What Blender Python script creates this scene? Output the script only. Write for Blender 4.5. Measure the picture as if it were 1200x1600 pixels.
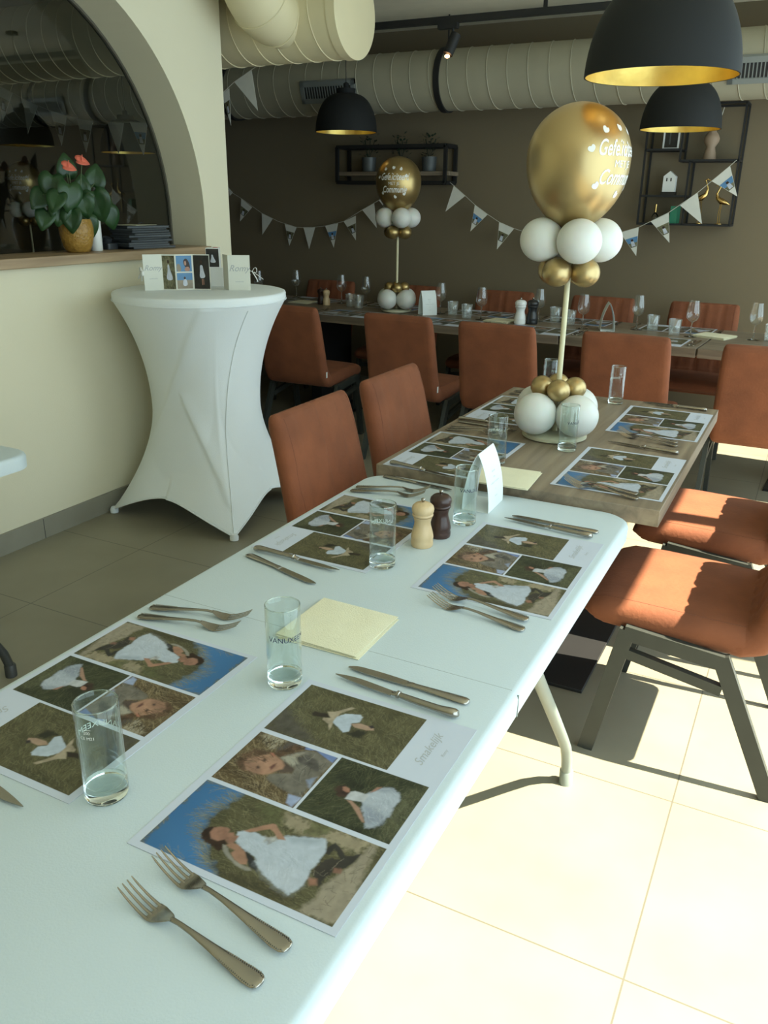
import bpy, bmesh, math, random
from mathutils import Vector, Matrix
random.seed(7)
sc = bpy.context.scene
for o in list(bpy.data.objects): bpy.data.objects.remove(o)
COL = sc.collection
PI = math.pi

# ---------------------------------------------------------------- camera
cam_d = bpy.data.cameras.new('camera'); cam = bpy.data.objects.new('camera', cam_d); COL.objects.link(cam)
right = Vector((0.88893793, 0.45787961, 0.01164589))
up = Vector((-0.17167474, 0.30950517, 0.93527233))
fwd = Vector((-0.42463767, 0.83339835, -0.35373724))
m = Matrix.Identity(4)
for i in range(3):
    m[i][0] = right[i]; m[i][1] = up[i]; m[i][2] = -fwd[i]
m[0][3], m[1][3], m[2][3] = 0, 0, 1.478
cam.matrix_world = m
cam_d.sensor_width = 36; cam_d.lens = 1286.35/1600*36; cam_d.clip_start = 0.02
sc.camera = cam

# ---------------------------------------------------------------- light
w = bpy.data.worlds.new('sky'); sc.world = w; w.use_nodes = True
bg = w.node_tree.nodes['Background']
bg.inputs[0].default_value = (0.70, 0.90, 0.97, 1); bg.inputs[1].default_value = 3.4
sd = bpy.data.lights.new('sun', 'SUN'); sun = bpy.data.objects.new('sun', sd); COL.objects.link(sun)
sun.rotation_euler = Vector((1, 0.10, 1.43)).to_track_quat('Z', 'Y').to_euler()
sd.energy = 23; sd.angle = math.radians(0.53); sd.color = (1, 0.92, 0.72)
def portal(name, loc, rot, sx, sy):
    l = bpy.data.lights.new(name, 'AREA'); l.shape = 'RECTANGLE'; l.size = sx; l.size_y = sy
    l.cycles.is_portal = True
    o = bpy.data.objects.new(name, l); COL.objects.link(o); o.location = loc; o.rotation_euler = rot
portal('window_portal', (1.16, 2.5, 1.3), (0, PI/2, 0), 2.55, 7.1)
sc.view_settings.view_transform = 'Standard'
sc.view_settings.look = 'None'
sc.view_settings.gamma = 1.0
sc.view_settings.use_curve_mapping = False
sc.view_settings.exposure = 0.0

# ---------------------------------------------------------------- materials
def nm(name):
    mt = bpy.data.materials.new(name); mt.use_nodes = True
    nt = mt.node_tree; return mt, nt, nt.nodes['Principled BSDF']
def mat(name, col, rough=0.5, metal=0.0, col2=None, scale=8.0, stretch=(1, 1, 1), detail=4, bump=0.0, bscale=None, **kw):
    mt, nt, b = nm(name)
    b.inputs['Roughness'].default_value = rough; b.inputs['Metallic'].default_value = metal
    tc = nt.nodes.new('ShaderNodeTexCoord'); mp = nt.nodes.new('ShaderNodeMapping'); mp.inputs['Scale'].default_value = stretch
    nt.links.new(tc.outputs['Object'], mp.inputs[0])
    nz = nt.nodes.new('ShaderNodeTexNoise'); nz.inputs['Scale'].default_value = scale; nz.inputs['Detail'].default_value = detail
    nt.links.new(mp.outputs[0], nz.inputs['Vector'])
    rp = nt.nodes.new('ShaderNodeValToRGB'); rp.color_ramp.elements[0].position = 0.33; rp.color_ramp.elements[1].position = 0.67
    c2 = col2 or tuple(c*0.94 for c in col)
    rp.color_ramp.elements[0].color = (*c2, 1); rp.color_ramp.elements[1].color = (*col, 1)
    nt.links.new(nz.outputs['Fac'], rp.inputs[0]); nt.links.new(rp.outputs[0], b.inputs['Base Color'])
    if bump:
        bp = nt.nodes.new('ShaderNodeBump'); bp.inputs['Strength'].default_value = bump; bp.inputs['Distance'].default_value = 0.01
        n2 = nz
        if bscale:
            n2 = nt.nodes.new('ShaderNodeTexNoise'); n2.inputs['Scale'].default_value = bscale; nt.links.new(mp.outputs[0], n2.inputs['Vector'])
        nt.links.new(n2.outputs['Fac'], bp.inputs['Height']); nt.links.new(bp.outputs[0], b.inputs['Normal'])
    for k, v in kw.items(): b.inputs[k.replace('_', ' ')].default_value = v
    return mt

def floor_mat():
    mt = mat('floor_tile', (0.27, 0.248, 0.18), 0.42, 0, (0.23, 0.21, 0.15), 3.0, detail=8)
    nt = mt.node_tree; b = nt.nodes['Principled BSDF']
    tc = nt.nodes.new('ShaderNodeTexCoord'); sp = nt.nodes.new('ShaderNodeSeparateXYZ'); nt.links.new(tc.outputs['Object'], sp.inputs[0])
    def M(op, a, bb=None):
        n = nt.nodes.new('ShaderNodeMath'); n.operation = op
        for i, v in enumerate((a, bb)):
            if v is None: continue
            if isinstance(v, float): n.inputs[i].default_value = v
            else: nt.links.new(v, n.inputs[i])
        return n.outputs[0]
    ds = []
    for ax, off in ((0, 0.115 + 6.0), (1, -1.326 + 6.0)):
        f = M('FRACT', M('DIVIDE', M('ADD', sp.outputs[ax], off), 0.6))
        ds.append(M('MINIMUM', f, M('SUBTRACT', 1.0, f)))
    d = M('LESS_THAN', M('MINIMUM', ds[0], ds[1]), 0.0034)
    mx = nt.nodes.new('ShaderNodeMix'); mx.data_type = 'RGBA'
    old = b.inputs['Base Color'].links[0].from_socket
    nt.links.new(d, mx.inputs[0]); nt.links.new(old, mx.inputs[6]); mx.inputs[7].default_value = (0.12, 0.11, 0.085, 1)
    nt.links.new(mx.outputs[2], b.inputs['Base Color'])
    return mt
def wood_mat(name, c1, c2, c3, axis, rough=0.45):
    mt, nt, b = nm(name)
    b.inputs['Roughness'].default_value = rough
    tc = nt.nodes.new('ShaderNodeTexCoord'); mp = nt.nodes.new('ShaderNodeMapping')
    s = [22.0, 22.0, 22.0]; s[axis] = 1.4; mp.inputs['Scale'].default_value = s
    nt.links.new(tc.outputs['Object'], mp.inputs[0])
    nz = nt.nodes.new('ShaderNodeTexNoise'); nz.inputs['Scale'].default_value = 1.2; nz.inputs['Detail'].default_value = 9; nz.inputs['Distortion'].default_value = 0.7
    nt.links.new(mp.outputs[0], nz.inputs['Vector'])
    rp = nt.nodes.new('ShaderNodeValToRGB'); e = rp.color_ramp.elements
    e[0].position = 0.28; e[0].color = (*c1, 1); e[1].position = 0.75; e[1].color = (*c3, 1)
    q = e.new(0.5); q.color = (*c2, 1)
    nt.links.new(nz.outputs['Fac'], rp.inputs[0]); nt.links.new(rp.outputs[0], b.inputs['Base Color'])
    bp = nt.nodes.new('ShaderNodeBump'); bp.inputs['Strength'].default_value = 0.15; bp.inputs['Distance'].default_value = 0.002
    nt.links.new(nz.outputs['Fac'], bp.inputs['Height']); nt.links.new(bp.outputs[0], b.inputs['Normal'])
    return mt
def glass_mat(name, col=(0.96, 1, 0.98), rough=0.0, ior=1.47):
    mt, nt, b = nm(name)
    b.inputs['Base Color'].default_value = (*col, 1); b.inputs['Roughness'].default_value = rough
    b.inputs['IOR'].default_value = ior; b.inputs['Transmission Weight'].default_value = 1
    return mt
def grass_print(name, a, b_, c, sc1=60):
    mt, nt, b = nm(name); b.inputs['Roughness'].default_value = 0.45
    tc = nt.nodes.new('ShaderNodeTexCoord')
    mp = nt.nodes.new('ShaderNodeMapping'); mp.inputs['Scale'].default_value = (1, 3.4, 1); mp.inputs['Rotation'].default_value = (0, 0, 0.5)
    nt.links.new(tc.outputs['Object'], mp.inputs[0])
    n1 = nt.nodes.new('ShaderNodeTexNoise'); n1.inputs['Scale'].default_value = sc1; n1.inputs['Detail'].default_value = 10; n1.inputs['Distortion'].default_value = 1.2
    n2 = nt.nodes.new('ShaderNodeTexNoise'); n2.inputs['Scale'].default_value = 14; n2.inputs['Detail'].default_value = 3
    nt.links.new(mp.outputs[0], n1.inputs['Vector']); nt.links.new(tc.outputs['Object'], n2.inputs['Vector'])
    ad = nt.nodes.new('ShaderNodeMath'); ad.operation = 'ADD'; nt.links.new(n1.outputs['Fac'], ad.inputs[0]); nt.links.new(n2.outputs['Fac'], ad.inputs[1])
    rp = nt.nodes.new('ShaderNodeValToRGB'); e = rp.color_ramp.elements
    e[0].position = 0.36; e[0].color = (*a, 1); e[1].position = 0.66; e[1].color = (*c, 1); q = e.new(0.5); q.color = (*b_, 1)
    hv = nt.nodes.new('ShaderNodeMath'); hv.operation = 'MULTIPLY'; hv.inputs[1].default_value = 0.5; nt.links.new(ad.outputs[0], hv.inputs[0])
    nt.links.new(hv.outputs[0], rp.inputs[0]); nt.links.new(rp.outputs[0], b.inputs['Base Color'])
    return mt

def thin_glass(name, tint, milk=0.0, rough=0.0, f0=0.04):
    mt = bpy.data.materials.new(name); mt.use_nodes = True; nt = mt.node_tree; nt.nodes.remove(nt.nodes['Principled BSDF'])
    out = nt.nodes['Material Output']; tr = nt.nodes.new('ShaderNodeBsdfTransparent'); tr.inputs[0].default_value = (*tint, 1)
    gl = nt.nodes.new('ShaderNodeBsdfGlossy'); gl.inputs['Roughness'].default_value = rough; gl.inputs['Color'].default_value = (1, 1, 1, 1)
    lw = nt.nodes.new('ShaderNodeLayerWeight'); lw.inputs['Blend'].default_value = 0.5
    pw = nt.nodes.new('ShaderNodeMath'); pw.operation = 'POWER'; pw.inputs[1].default_value = 3.2; nt.links.new(lw.outputs['Facing'], pw.inputs[0])
    fr = nt.nodes.new('ShaderNodeMath'); fr.operation = 'MULTIPLY_ADD'; fr.inputs[1].default_value = 0.85; fr.inputs[2].default_value = f0; nt.links.new(pw.outputs[0], fr.inputs[0])
    mx = nt.nodes.new('ShaderNodeMixShader')
    nt.links.new(fr.outputs[0], mx.inputs[0]); nt.links.new(tr.outputs[0], mx.inputs[1]); nt.links.new(gl.outputs[0], mx.inputs[2])
    last = mx.outputs[0]
    if milk:
        df = nt.nodes.new('ShaderNodeBsdfDiffuse'); df.inputs[0].default_value = (0.7, 0.72, 0.7, 1); m2 = nt.nodes.new('ShaderNodeMixShader'); m2.inputs[0].default_value = milk
        nt.links.new(last, m2.inputs[1]); nt.links.new(df.outputs[0], m2.inputs[2]); last = m2.outputs[0]
    nt.links.new(last, out.inputs[0]); return mt
M = {}
M['thin_glass'] = thin_glass('thin_clear_glass', (0.95, 0.98, 0.97)); M['thin_ribbed'] = thin_glass('thin_ribbed_glass', (0.94, 0.96, 0.95), 0.10, 0.05, 0.10); M['thin_bowl'] = thin_glass('thin_bowl_glass', (0.93, 0.95, 0.94), 0.02, 0.0, 0.10)
M['floor'] = floor_mat()
M['wall'] = mat('cream_plaster', (0.74, 0.69, 0.52), 0.85, 0, (0.72, 0.67, 0.50), 2.5, bump=0.05, bscale=160)
M['wall_dark'] = mat('taupe_plaster', (0.185, 0.146, 0.088), 0.9, 0, (0.175, 0.138, 0.083), 1.5, bump=0.05, bscale=160)
M['ceiling'] = mat('ceiling_paint', (0.82, 0.78, 0.62), 0.9)
M['kitchen'] = mat('dark_kitchen_wall', (0.12, 0.11, 0.09), 0.9)
M['skirting'] = mat('skirting_tile', (0.28, 0.265, 0.21), 0.5, 0, (0.24, 0.225, 0.175), 5)
M['winframe'] = mat('anthracite_window_frame', (0.06, 0.065, 0.065), 0.4)
M['white_plastic'] = mat('white_moulded_plastic', (0.565, 0.64, 0.665), 0.5, 0, (0.55, 0.625, 0.65), 3, bump=0.06, bscale=350)
M['white_steel'] = mat('grey_white_steel', (0.20, 0.24, 0.22), 0.4)
M['dark_steel'] = mat('dark_steel', (0.05, 0.052, 0.05), 0.45)
M['oak'] = wood_mat('grey_oak', (0.15, 0.115, 0.08), (0.24, 0.185, 0.125), (0.33, 0.265, 0.18), 1)
M['oak_x'] = wood_mat('grey_oak_long', (0.13, 0.10, 0.07), (0.21, 0.165, 0.115), (0.29, 0.235, 0.165), 0)
M['oak_warm'] = wood_mat('warm_oak', (0.27, 0.18, 0.10), (0.36, 0.25, 0.145), (0.44, 0.32, 0.19), 1)
M['black_metal'] = mat('black_metal', (0.010, 0.010, 0.010), 0.6, 0, (0.008, 0.008, 0.008))
M['chair_metal'] = mat('grey_green_metal', (0.042, 0.047, 0.040), 0.5, 0.1, (0.037, 0.041, 0.035), 20)
M['velvet'] = mat('rust_velvet', (0.23, 0.072, 0.028), 0.85, 0, (0.165, 0.050, 0.019), 7, detail=6, bump=0.12, bscale=90, Sheen_Weight=0.05, Sheen_Roughness=0.5, Sheen_Tint=(1, 0.6, 0.4, 1))
M['stitch'] = mat('dark_thread', (0.16, 0.05, 0.022), 0.8)
M['steel'] = mat('cutlery_steel', (0.42, 0.39, 0.34), 0.24, 1.0, (0.36, 0.33, 0.285), 12)
M['glass'] = glass_mat('clear_glass', (0.93, 0.99, 0.975))
M['glass_ribbed'] = glass_mat('ribbed_glass', (0.9, 0.95, 0.93), 0.08)
M['pane'] = glass_mat('window_glass', (0.6, 0.63, 0.6), 0, 1.5)
M['navy_print'] = mat('navy_print', (0.012, 0.02, 0.07), 0.4)
M['white_print'] = mat('white_print', (0.8, 0.8, 0.76), 0.4)
M['paper'] = mat('white_paper', (0.55, 0.58, 0.67), 0.5)
M['card'] = mat('white_card', (0.80, 0.84, 0.82), 0.6)
M['cream_card'] = mat('cream_card', (0.74, 0.74, 0.66), 0.6)
M['grey_text'] = mat('grey_ink', (0.42, 0.44, 0.45), 0.6)
M['napkin'] = mat('cream_napkin', (0.80, 0.76, 0.55), 0.85, 0, (0.77, 0.73, 0.53), 30, bump=0.25, bscale=400)
M['gold'] = mat('chrome_gold_latex', (0.50, 0.37, 0.175), 0.36, 0.85, (0.47, 0.345, 0.16), 3)
M['gold_dull'] = mat('gold_latex', (0.46, 0.33, 0.14), 0.33, 0.85, (0.43, 0.31, 0.13), 5)
M['balloon_white'] = mat('white_latex', (0.66, 0.665, 0.62), 0.42, 0, (0.645, 0.65, 0.605), 3, Subsurface_Weight=0.15)
M['pole_cream'] = mat('cream_pole', (0.66, 0.60, 0.38), 0.4)
M['disc_cream'] = mat('cream_disc', (0.50, 0.48, 0.34), 0.5)
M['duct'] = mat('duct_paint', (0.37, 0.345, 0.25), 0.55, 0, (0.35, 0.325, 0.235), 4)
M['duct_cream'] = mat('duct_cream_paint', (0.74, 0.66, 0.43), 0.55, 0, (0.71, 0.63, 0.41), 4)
M['vent_grey'] = mat('vent_grey', (0.22, 0.235, 0.22), 0.5)
M['bead'] = mat('taupe_bead', (0.11, 0.10, 0.075), 0.7)
M['vent_dark'] = mat('vent_slot', (0.03, 0.03, 0.03), 0.8)
M['lamp_black'] = mat('matt_black_shade', (0.010, 0.011, 0.011), 0.75, 0, (0.009, 0.010, 0.010), 6, Specular_IOR_Level=0.3)
M['lamp_gold'] = mat('gold_leaf_inside', (0.95, 0.72, 0.22), 0.35, 0.85, (0.75, 0.54, 0.14), 9, bump=0.3)
M['stretch'] = mat('white_stretch_fabric', (0.80, 0.845, 0.86), 0.75, 0, (0.785, 0.83, 0.845), 5, bump=0.1, bscale=300)
M['beech'] = wood_mat('beech_wood', (0.50, 0.35, 0.18), (0.62, 0.45, 0.25), (0.70, 0.53, 0.31), 2, 0.4)
M['wenge'] = mat('dark_brown_wood', (0.055, 0.025, 0.018), 0.3, 0, (0.04, 0.018, 0.013), 14)
M['white_lacquer'] = mat('white_lacquer', (0.82, 0.82, 0.78), 0.3)
M['black_lacquer'] = mat('black_lacquer', (0.02, 0.02, 0.02), 0.3)
M['mustard'] = mat('mustard_glaze', (0.42, 0.24, 0.05), 0.35, 0, (0.30, 0.16, 0.03), 60, bump=0.5, bscale=90)
M['leaf'] = mat('anthurium_leaf', (0.022, 0.068, 0.018), 0.4, 0, (0.013, 0.042, 0.012), 12)
M['coral'] = mat('coral_spathe', (0.75, 0.16, 0.10), 0.35)
M['stem'] = mat('green_stem', (0.09, 0.13, 0.05), 0.5)
M['binder'] = mat('black_folder', (0.028, 0.032, 0.036), 0.35)
M['tan'] = mat('tan_ceramic', (0.34, 0.24, 0.16), 0.6)
M['brass'] = mat('brass', (0.75, 0.50, 0.18), 0.25, 1.0)
M['green_book'] = mat('green_cover', (0.03, 0.22, 0.12), 0.5)
M['galva'] = mat('zinc_can', (0.10, 0.11, 0.11), 0.5, 0.3)
M['dark_leaf'] = mat('dark_leaf', (0.012, 0.03, 0.014), 0.6)
M['string'] = mat('white_string', (0.55, 0.53, 0.45), 0.8)
M['flag'] = mat('white_flag_paper', (0.70, 0.69, 0.62), 0.7, 0, (0.66, 0.65, 0.58), 20)
M['red'] = mat('red_seal', (0.5, 0.03, 0.03), 0.5)
# inks of the printed photographs
M['p_grass'] = grass_print('print_dune_grass', (0.05, 0.047, 0.022), (0.135, 0.125, 0.065), (0.27, 0.245, 0.15))
M['p_dark'] = grass_print('print_dark_meadow', (0.022, 0.026, 0.014), (0.07, 0.075, 0.038), (0.17, 0.165, 0.09))
M['p_blond'] = grass_print('print_blond_grass', (0.055, 0.035, 0.016), (0.20, 0.145, 0.075), (0.42, 0.34, 0.21), 80)
M['p_sand'] = mat('print_sand', (0.34, 0.285, 0.21), 0.45, 0, (0.26, 0.215, 0.155), 30, detail=8)
M['p_sky'] = mat('print_blue_sky', (0.115, 0.27, 0.48), 0.45, 0, (0.085, 0.215, 0.40), 9)
M['p_white'] = mat('print_white_dress', (0.66, 0.68, 0.74), 0.45, 0, (0.45, 0.48, 0.55), 34, stretch=(1, 2.5, 1))
M['p_whitesh'] = mat('print_dress_shade', (0.47, 0.50, 0.57), 0.45, 0, (0.36, 0.40, 0.47), 40)
M['p_skin'] = mat('print_skin', (0.50, 0.28, 0.19), 0.45, 0, (0.37, 0.18, 0.12), 45)
M['p_hair'] = mat('print_brown_hair', (0.055, 0.025, 0.014), 0.45, 0, (0.02, 0.01, 0.007), 60)
M['p_beige'] = mat('print_beige_jacket', (0.30, 0.265, 0.215), 0.45, 0, (0.17, 0.15, 0.125), 30)
M['p_grey'] = mat('print_grey_jacket', (0.19, 0.175, 0.155), 0.45, 0, (0.085, 0.08, 0.075), 28)
M['p_black'] = mat('print_dark', (0.028, 0.024, 0.02), 0.45, 0, (0.015, 0.013, 0.01), 40)
M['p_jeans'] = mat('print_pale_blue', (0.30, 0.36, 0.55), 0.45)
M['p_lips'] = mat('print_lips', (0.45, 0.10, 0.08), 0.45)

# ---------------------------------------------------------------- mesh helpers
class MB:
    def __init__(s): s.v = []; s.f = []; s.mi = []; s.cur = 0
    def add(s, vs, fs, mi=None):
        n = len(s.v); s.v += [tuple(v) for v in vs]
        for f in fs: s.f.append(tuple(n+i for i in f)); s.mi.append(s.cur if mi is None else mi)
    def box(s, x0, x1, y0, y1, z0, z1, mi=None):
        s.add([(x0, y0, z0), (x1, y0, z0), (x1, y1, z0), (x0, y1, z0), (x0, y0, z1), (x1, y0, z1), (x1, y1, z1), (x0, y1, z1)],
              [(3, 2, 1, 0), (4, 5, 6, 7), (0, 1, 5, 4), (1, 2, 6, 5), (2, 3, 7, 6), (3, 0, 4, 7)], mi)
    def lathe(s, prof, n=32, c=(0, 0, 0), mi=None, cap0=True, cap1=True, axis='z'):
        vs = []
        for r, z in prof:
            for k in range(n):
                a = 2*PI*k/n; x, y = r*math.cos(a), r*math.sin(a)
                if axis == 'z': p = (x+c[0], y+c[1], z+c[2])
                elif axis == 'x': p = (z+c[0], x+c[1], y+c[2])
                else: p = (x+c[0], z+c[1], y+c[2])
                vs.append(p)
        fs = []
        for i in range(len(prof)-1):
            for k in range(n):
                k2 = (k+1) % n; fs.append((i*n+k, i*n+k2, (i+1)*n+k2, (i+1)*n+k))
        if cap0: fs.append(tuple(range(n-1, -1, -1)))
        if cap1: fs.append(tuple((len(prof)-1)*n+k for k in range(n)))
        s.add(vs, fs, mi)
    def tube(s, pts, r, n=8, mi=None, closed=False, flat=None, refup=(0, 0, 1)):
        pts = [Vector(p) for p in pts]; N = len(pts); rs = r if isinstance(r, (list, tuple)) else [r]*N
        vs = []; nrm = None
        for i, p in enumerate(pts):
            if closed: t = pts[(i+1) % N]-pts[i-1]
            else: t = pts[min(i+1, N-1)]-pts[max(i-1, 0)]
            t.normalize()
            if nrm is None:
                nrm = Vector(refup).cross(t)
                if nrm.length < 1e-3: nrm = Vector((1, 0, 0)).cross(t)
            nrm = (nrm - t*nrm.dot(t)).normalized(); bn = t.cross(nrm)
            for k in range(n):
                a = 2*PI*(k+0.5)/n
                ca, sa = math.cos(a), math.sin(a)
                if flat:
                    q = 1/max(abs(ca), abs(sa)) if n == 4 else 1
                    vs.append(p+nrm*ca*q*flat[0]+bn*sa*q*flat[1])
                else: vs.append(p+nrm*ca*rs[i]+bn*sa*rs[i])
        fs = []
        for i in range(N if closed else N-1):
            j = (i+1) % N
            for k in range(n):
                k2 = (k+1) % n; fs.append((i*n+k, i*n+k2, j*n+k2, j*n+k))
        if not closed: fs += [tuple(range(n-1, -1, -1)), tuple((N-1)*n+k for k in range(n))]
        s.add(vs, fs, mi)
    def loft(s, rings, mi=None, cap=True):
        n = len(rings[0]); vs = [p for r in rings for p in r]; fs = []
        for i in range(len(rings)-1):
            for k in range(n):
                k2 = (k+1) % n; fs.append((i*n+k, i*n+k2, (i+1)*n+k2, (i+1)*n+k))
        if cap: fs += [tuple(range(n-1, -1, -1)), tuple((len(rings)-1)*n+k for k in range(n))]
        s.add(vs, fs, mi)
    def poly(s, pts, mi=None): s.add(pts, [tuple(range(len(pts)))], mi)
    def prism(s, pts, z0, z1, mi=None):
        n = len(pts)
        s.add([(p[0], p[1], z0) for p in pts]+[(p[0], p[1], z1) for p in pts],
              [tuple(range(n-1, -1, -1)), tuple(range(n, 2*n))]+[(i, (i+1) % n, n+(i+1) % n, n+i) for i in range(n)], mi)
    def build(s, name, mats, parent=None, loc=(0, 0, 0), rotz=0.0, smooth=True, bevel=0, seg=2, ang=35, subsurf=0, rot=None):
        me = bpy.data.meshes.new(name); me.from_pydata(s.v, [], s.f); me.update()
        if not isinstance(mats, (list, tuple)): mats = [mats]
        for q in mats: me.materials.append(M[q] if isinstance(q, str) else q)
        for p, i in zip(me.polygons, s.mi): p.material_index = i
        bm = bmesh.new(); bm.from_mesh(me); bmesh.ops.recalc_face_normals(bm, faces=bm.faces)
        if smooth:
            for f in bm.faces: f.smooth = True
            for e in bm.edges:
                if len(e.link_faces) == 2 and e.calc_face_angle(0) > math.radians(ang): e.smooth = False
        bm.to_mesh(me); bm.free()
        o = bpy.data.objects.new(name, me); COL.objects.link(o)
        o.location = loc; o.rotation_euler = rot if rot else (0, 0, rotz)
        if parent: o.parent = parent
        if bevel:
            b = o.modifiers.new('bevel', 'BEVEL'); b.width = bevel; b.segments = seg; b.limit_method = 'ANGLE'; b.angle_limit = math.radians(30); b.harden_normals = False
        if subsurf:
            b = o.modifiers.new('sub', 'SUBSURF'); b.levels = subsurf; b.render_levels = subsurf
        return o

def tag(o, label=None, cat=None, group=None, kind=None):
    if label: o['label'] = label
    if cat: o['category'] = cat
    if group: o['group'] = group
    if kind: o['kind'] = kind
    return o
def thing(name, label, cat, loc=(0, 0, 0), rotz=0.0, group=None):
    o = bpy.data.objects.new(name, None); COL.objects.link(o); o.empty_display_size = 0.05
    o.location = loc; o.rotation_euler = (0, 0, rotz)
    return tag(o, label, cat, group)
def copy_tree(o, loc=None, rotz=None, label=None, group=None, parent=None):
    c = o.copy(); COL.objects.link(c); c.parent = parent
    if loc is not None: c.location = loc
    if rotz is not None: c.rotation_euler = (0, 0, rotz)
    if label: c['label'] = label
    if group: c['group'] = group
    for ch in [x for x in bpy.data.objects if x.parent == o]: copy_tree(ch, parent=c)
    return c
def struct(o): o['kind'] = 'structure'; return o

TXT = {}
def text_geo(body, size, shear=0.0, align='CENTER'):
    key = (body, size, shear, align)
    if key in TXT: return TXT[key]
    cu = bpy.data.curves.new('t', 'FONT'); cu.body = body; cu.size = size; cu.shear = shear; cu.align_x = align; cu.align_y = 'CENTER'; cu.resolution_u = 3; cu.offset = size*0.012 if size > 0.05 else 0
    o = bpy.data.objects.new('t', cu); COL.objects.link(o)
    dg = bpy.context.evaluated_depsgraph_get(); me = o.evaluated_get(dg).to_mesh()
    r = ([tuple(v.co)[:2] for v in me.vertices], [tuple(p.vertices) for p in me.polygons])
    o.evaluated_get(dg).to_mesh_clear(); bpy.data.objects.remove(o); bpy.data.curves.remove(cu)
    TXT[key] = r; return r
def smooth_poly(pts, it=2):
    for _ in range(it):
        q = []
        for i in range(len(pts)):
            a, b = pts[i], pts[(i+1) % len(pts)]
            q += [(a[0]*.75+b[0]*.25, a[1]*.75+b[1]*.25), (a[0]*.25+b[0]*.75, a[1]*.25+b[1]*.75)]
        pts = q
    return pts
# ================================================================ room
def plane_wall(name, pts, mt, th_dir):
    mb = MB(); n = len(pts); d = Vector(th_dir)
    a = [Vector(p) for p in pts]; b = [p+d for p in a]
    mb.add(a+b, [tuple(range(n)), tuple(range(2*n-1, n-1, -1))]+[(i, (i+1) % n, n+(i+1) % n, n+i) for i in range(n)])
    return struct(mb.build(name, mt, smooth=False))
XW, YB, YF, ZC = 1.08, 6.06, -2.55, 2.62
mb = MB(); mb.box(-8, 1.3, -2.8, 6.3, -0.05, 0); struct(mb.build('floor', 'floor', smooth=False))
mb = MB(); mb.box(-8, 1.14, -2.7, 6.2, ZC, ZC+0.1); struct(mb.build('ceiling', 'ceiling', smooth=False))
mb = MB(); mb.box(-8, 1.14, YB, YB+0.15, 0, ZC); struct(mb.build('wall_back', 'wall_dark', smooth=False))
mb = MB(); mb.box(-8.1, -8, -2.8, 6.3, 0, ZC); struct(mb.build('wall_far_left', 'kitchen', smooth=False))
mb = MB(); mb.box(-8, -3.25, 1.2, 1.3, 0, ZC); struct(mb.build('wall_kitchen', 'kitchen', smooth=False))
mb = MB(); mb.box(-3.2, 1.14, -2.7, -2.55, 0, ZC)
struct(mb.build('wall_front', 'wall', smooth=False))
# left wall with the round arch above the counter
def left_wall():
    cy, cz, r, zb = 2.665, 1.38, 1.062, 1.195
    arc = [(cy+r*math.cos(PI*i/64), cz+r*math.sin(PI*i/64)) for i in range(65)]
    x0, x1, y0, y1 = -3.0, -3.25, -2.7, 3.945
    mb = MB(); n = len(arc)
    vs = [(x, p[0], p[1]) for x in (x0, x1) for p in arc]+[(x, p[0], ZC) for x in (x0, x1) for p in arc]
    fs = []
    for i in range(n-1):
        fs += [(i, i+1, 2*n+i+1, 2*n+i), (n+i, n+i+1, 3*n+i+1, 3*n+i), (i, n+i, n+i+1, i+1)]
    mb.add(vs, fs)
    mb.box(x1, x0, cy+r, y1, zb, ZC); mb.box(x1, x0, y0, cy-r, zb, ZC)
    mb.box(x1, x0, y0, y1, 0, zb)
    return struct(mb.build('wall_left', 'wall', smooth=False))
left_wall()
# right window wall: openings to the terrace
mb = MB()
for y in (-1.0, 0.75, 2.95, 4.6, 6.0): mb.box(XW, XW+0.06, y-0.04, y+0.04, 0, 2.56)
mb.box(XW, XW+0.06, -1.04, 6.04, 2.56, 2.62); mb.box(XW, XW+0.06, -1.04, 6.04, 0, 0.06)
struct(mb.build('window_1', 'winframe', smooth=False))
mb = MB(); mb.box(XW, 1.14, -2.55, -1.04, 0, ZC); struct(mb.build('wall_right', 'wall', smooth=False))
# skirtings
mb = MB(); mb.box(-3.0, -2.986, -2.5, 3.957, 0, 0.095); mb.box(-3.25, -2.986, 3.945, 3.957, 0, 0.095)
for y in (-1.8, -1.2, -0.6, 0, 0.6, 1.2, 1.8, 2.42, 3.02, 3.62): mb.box(-2.9865, -2.9855, y-0.0015, y+0.0015, 0, 0.094, 1)
struct(mb.build('baseboard_left', ['skirting', 'vent_dark'], smooth=False))
mb = MB(); mb.box(-8, XW, YB-0.014, YB, 0, 0.095); struct(mb.build('baseboard_back', 'skirting', smooth=False))
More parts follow.
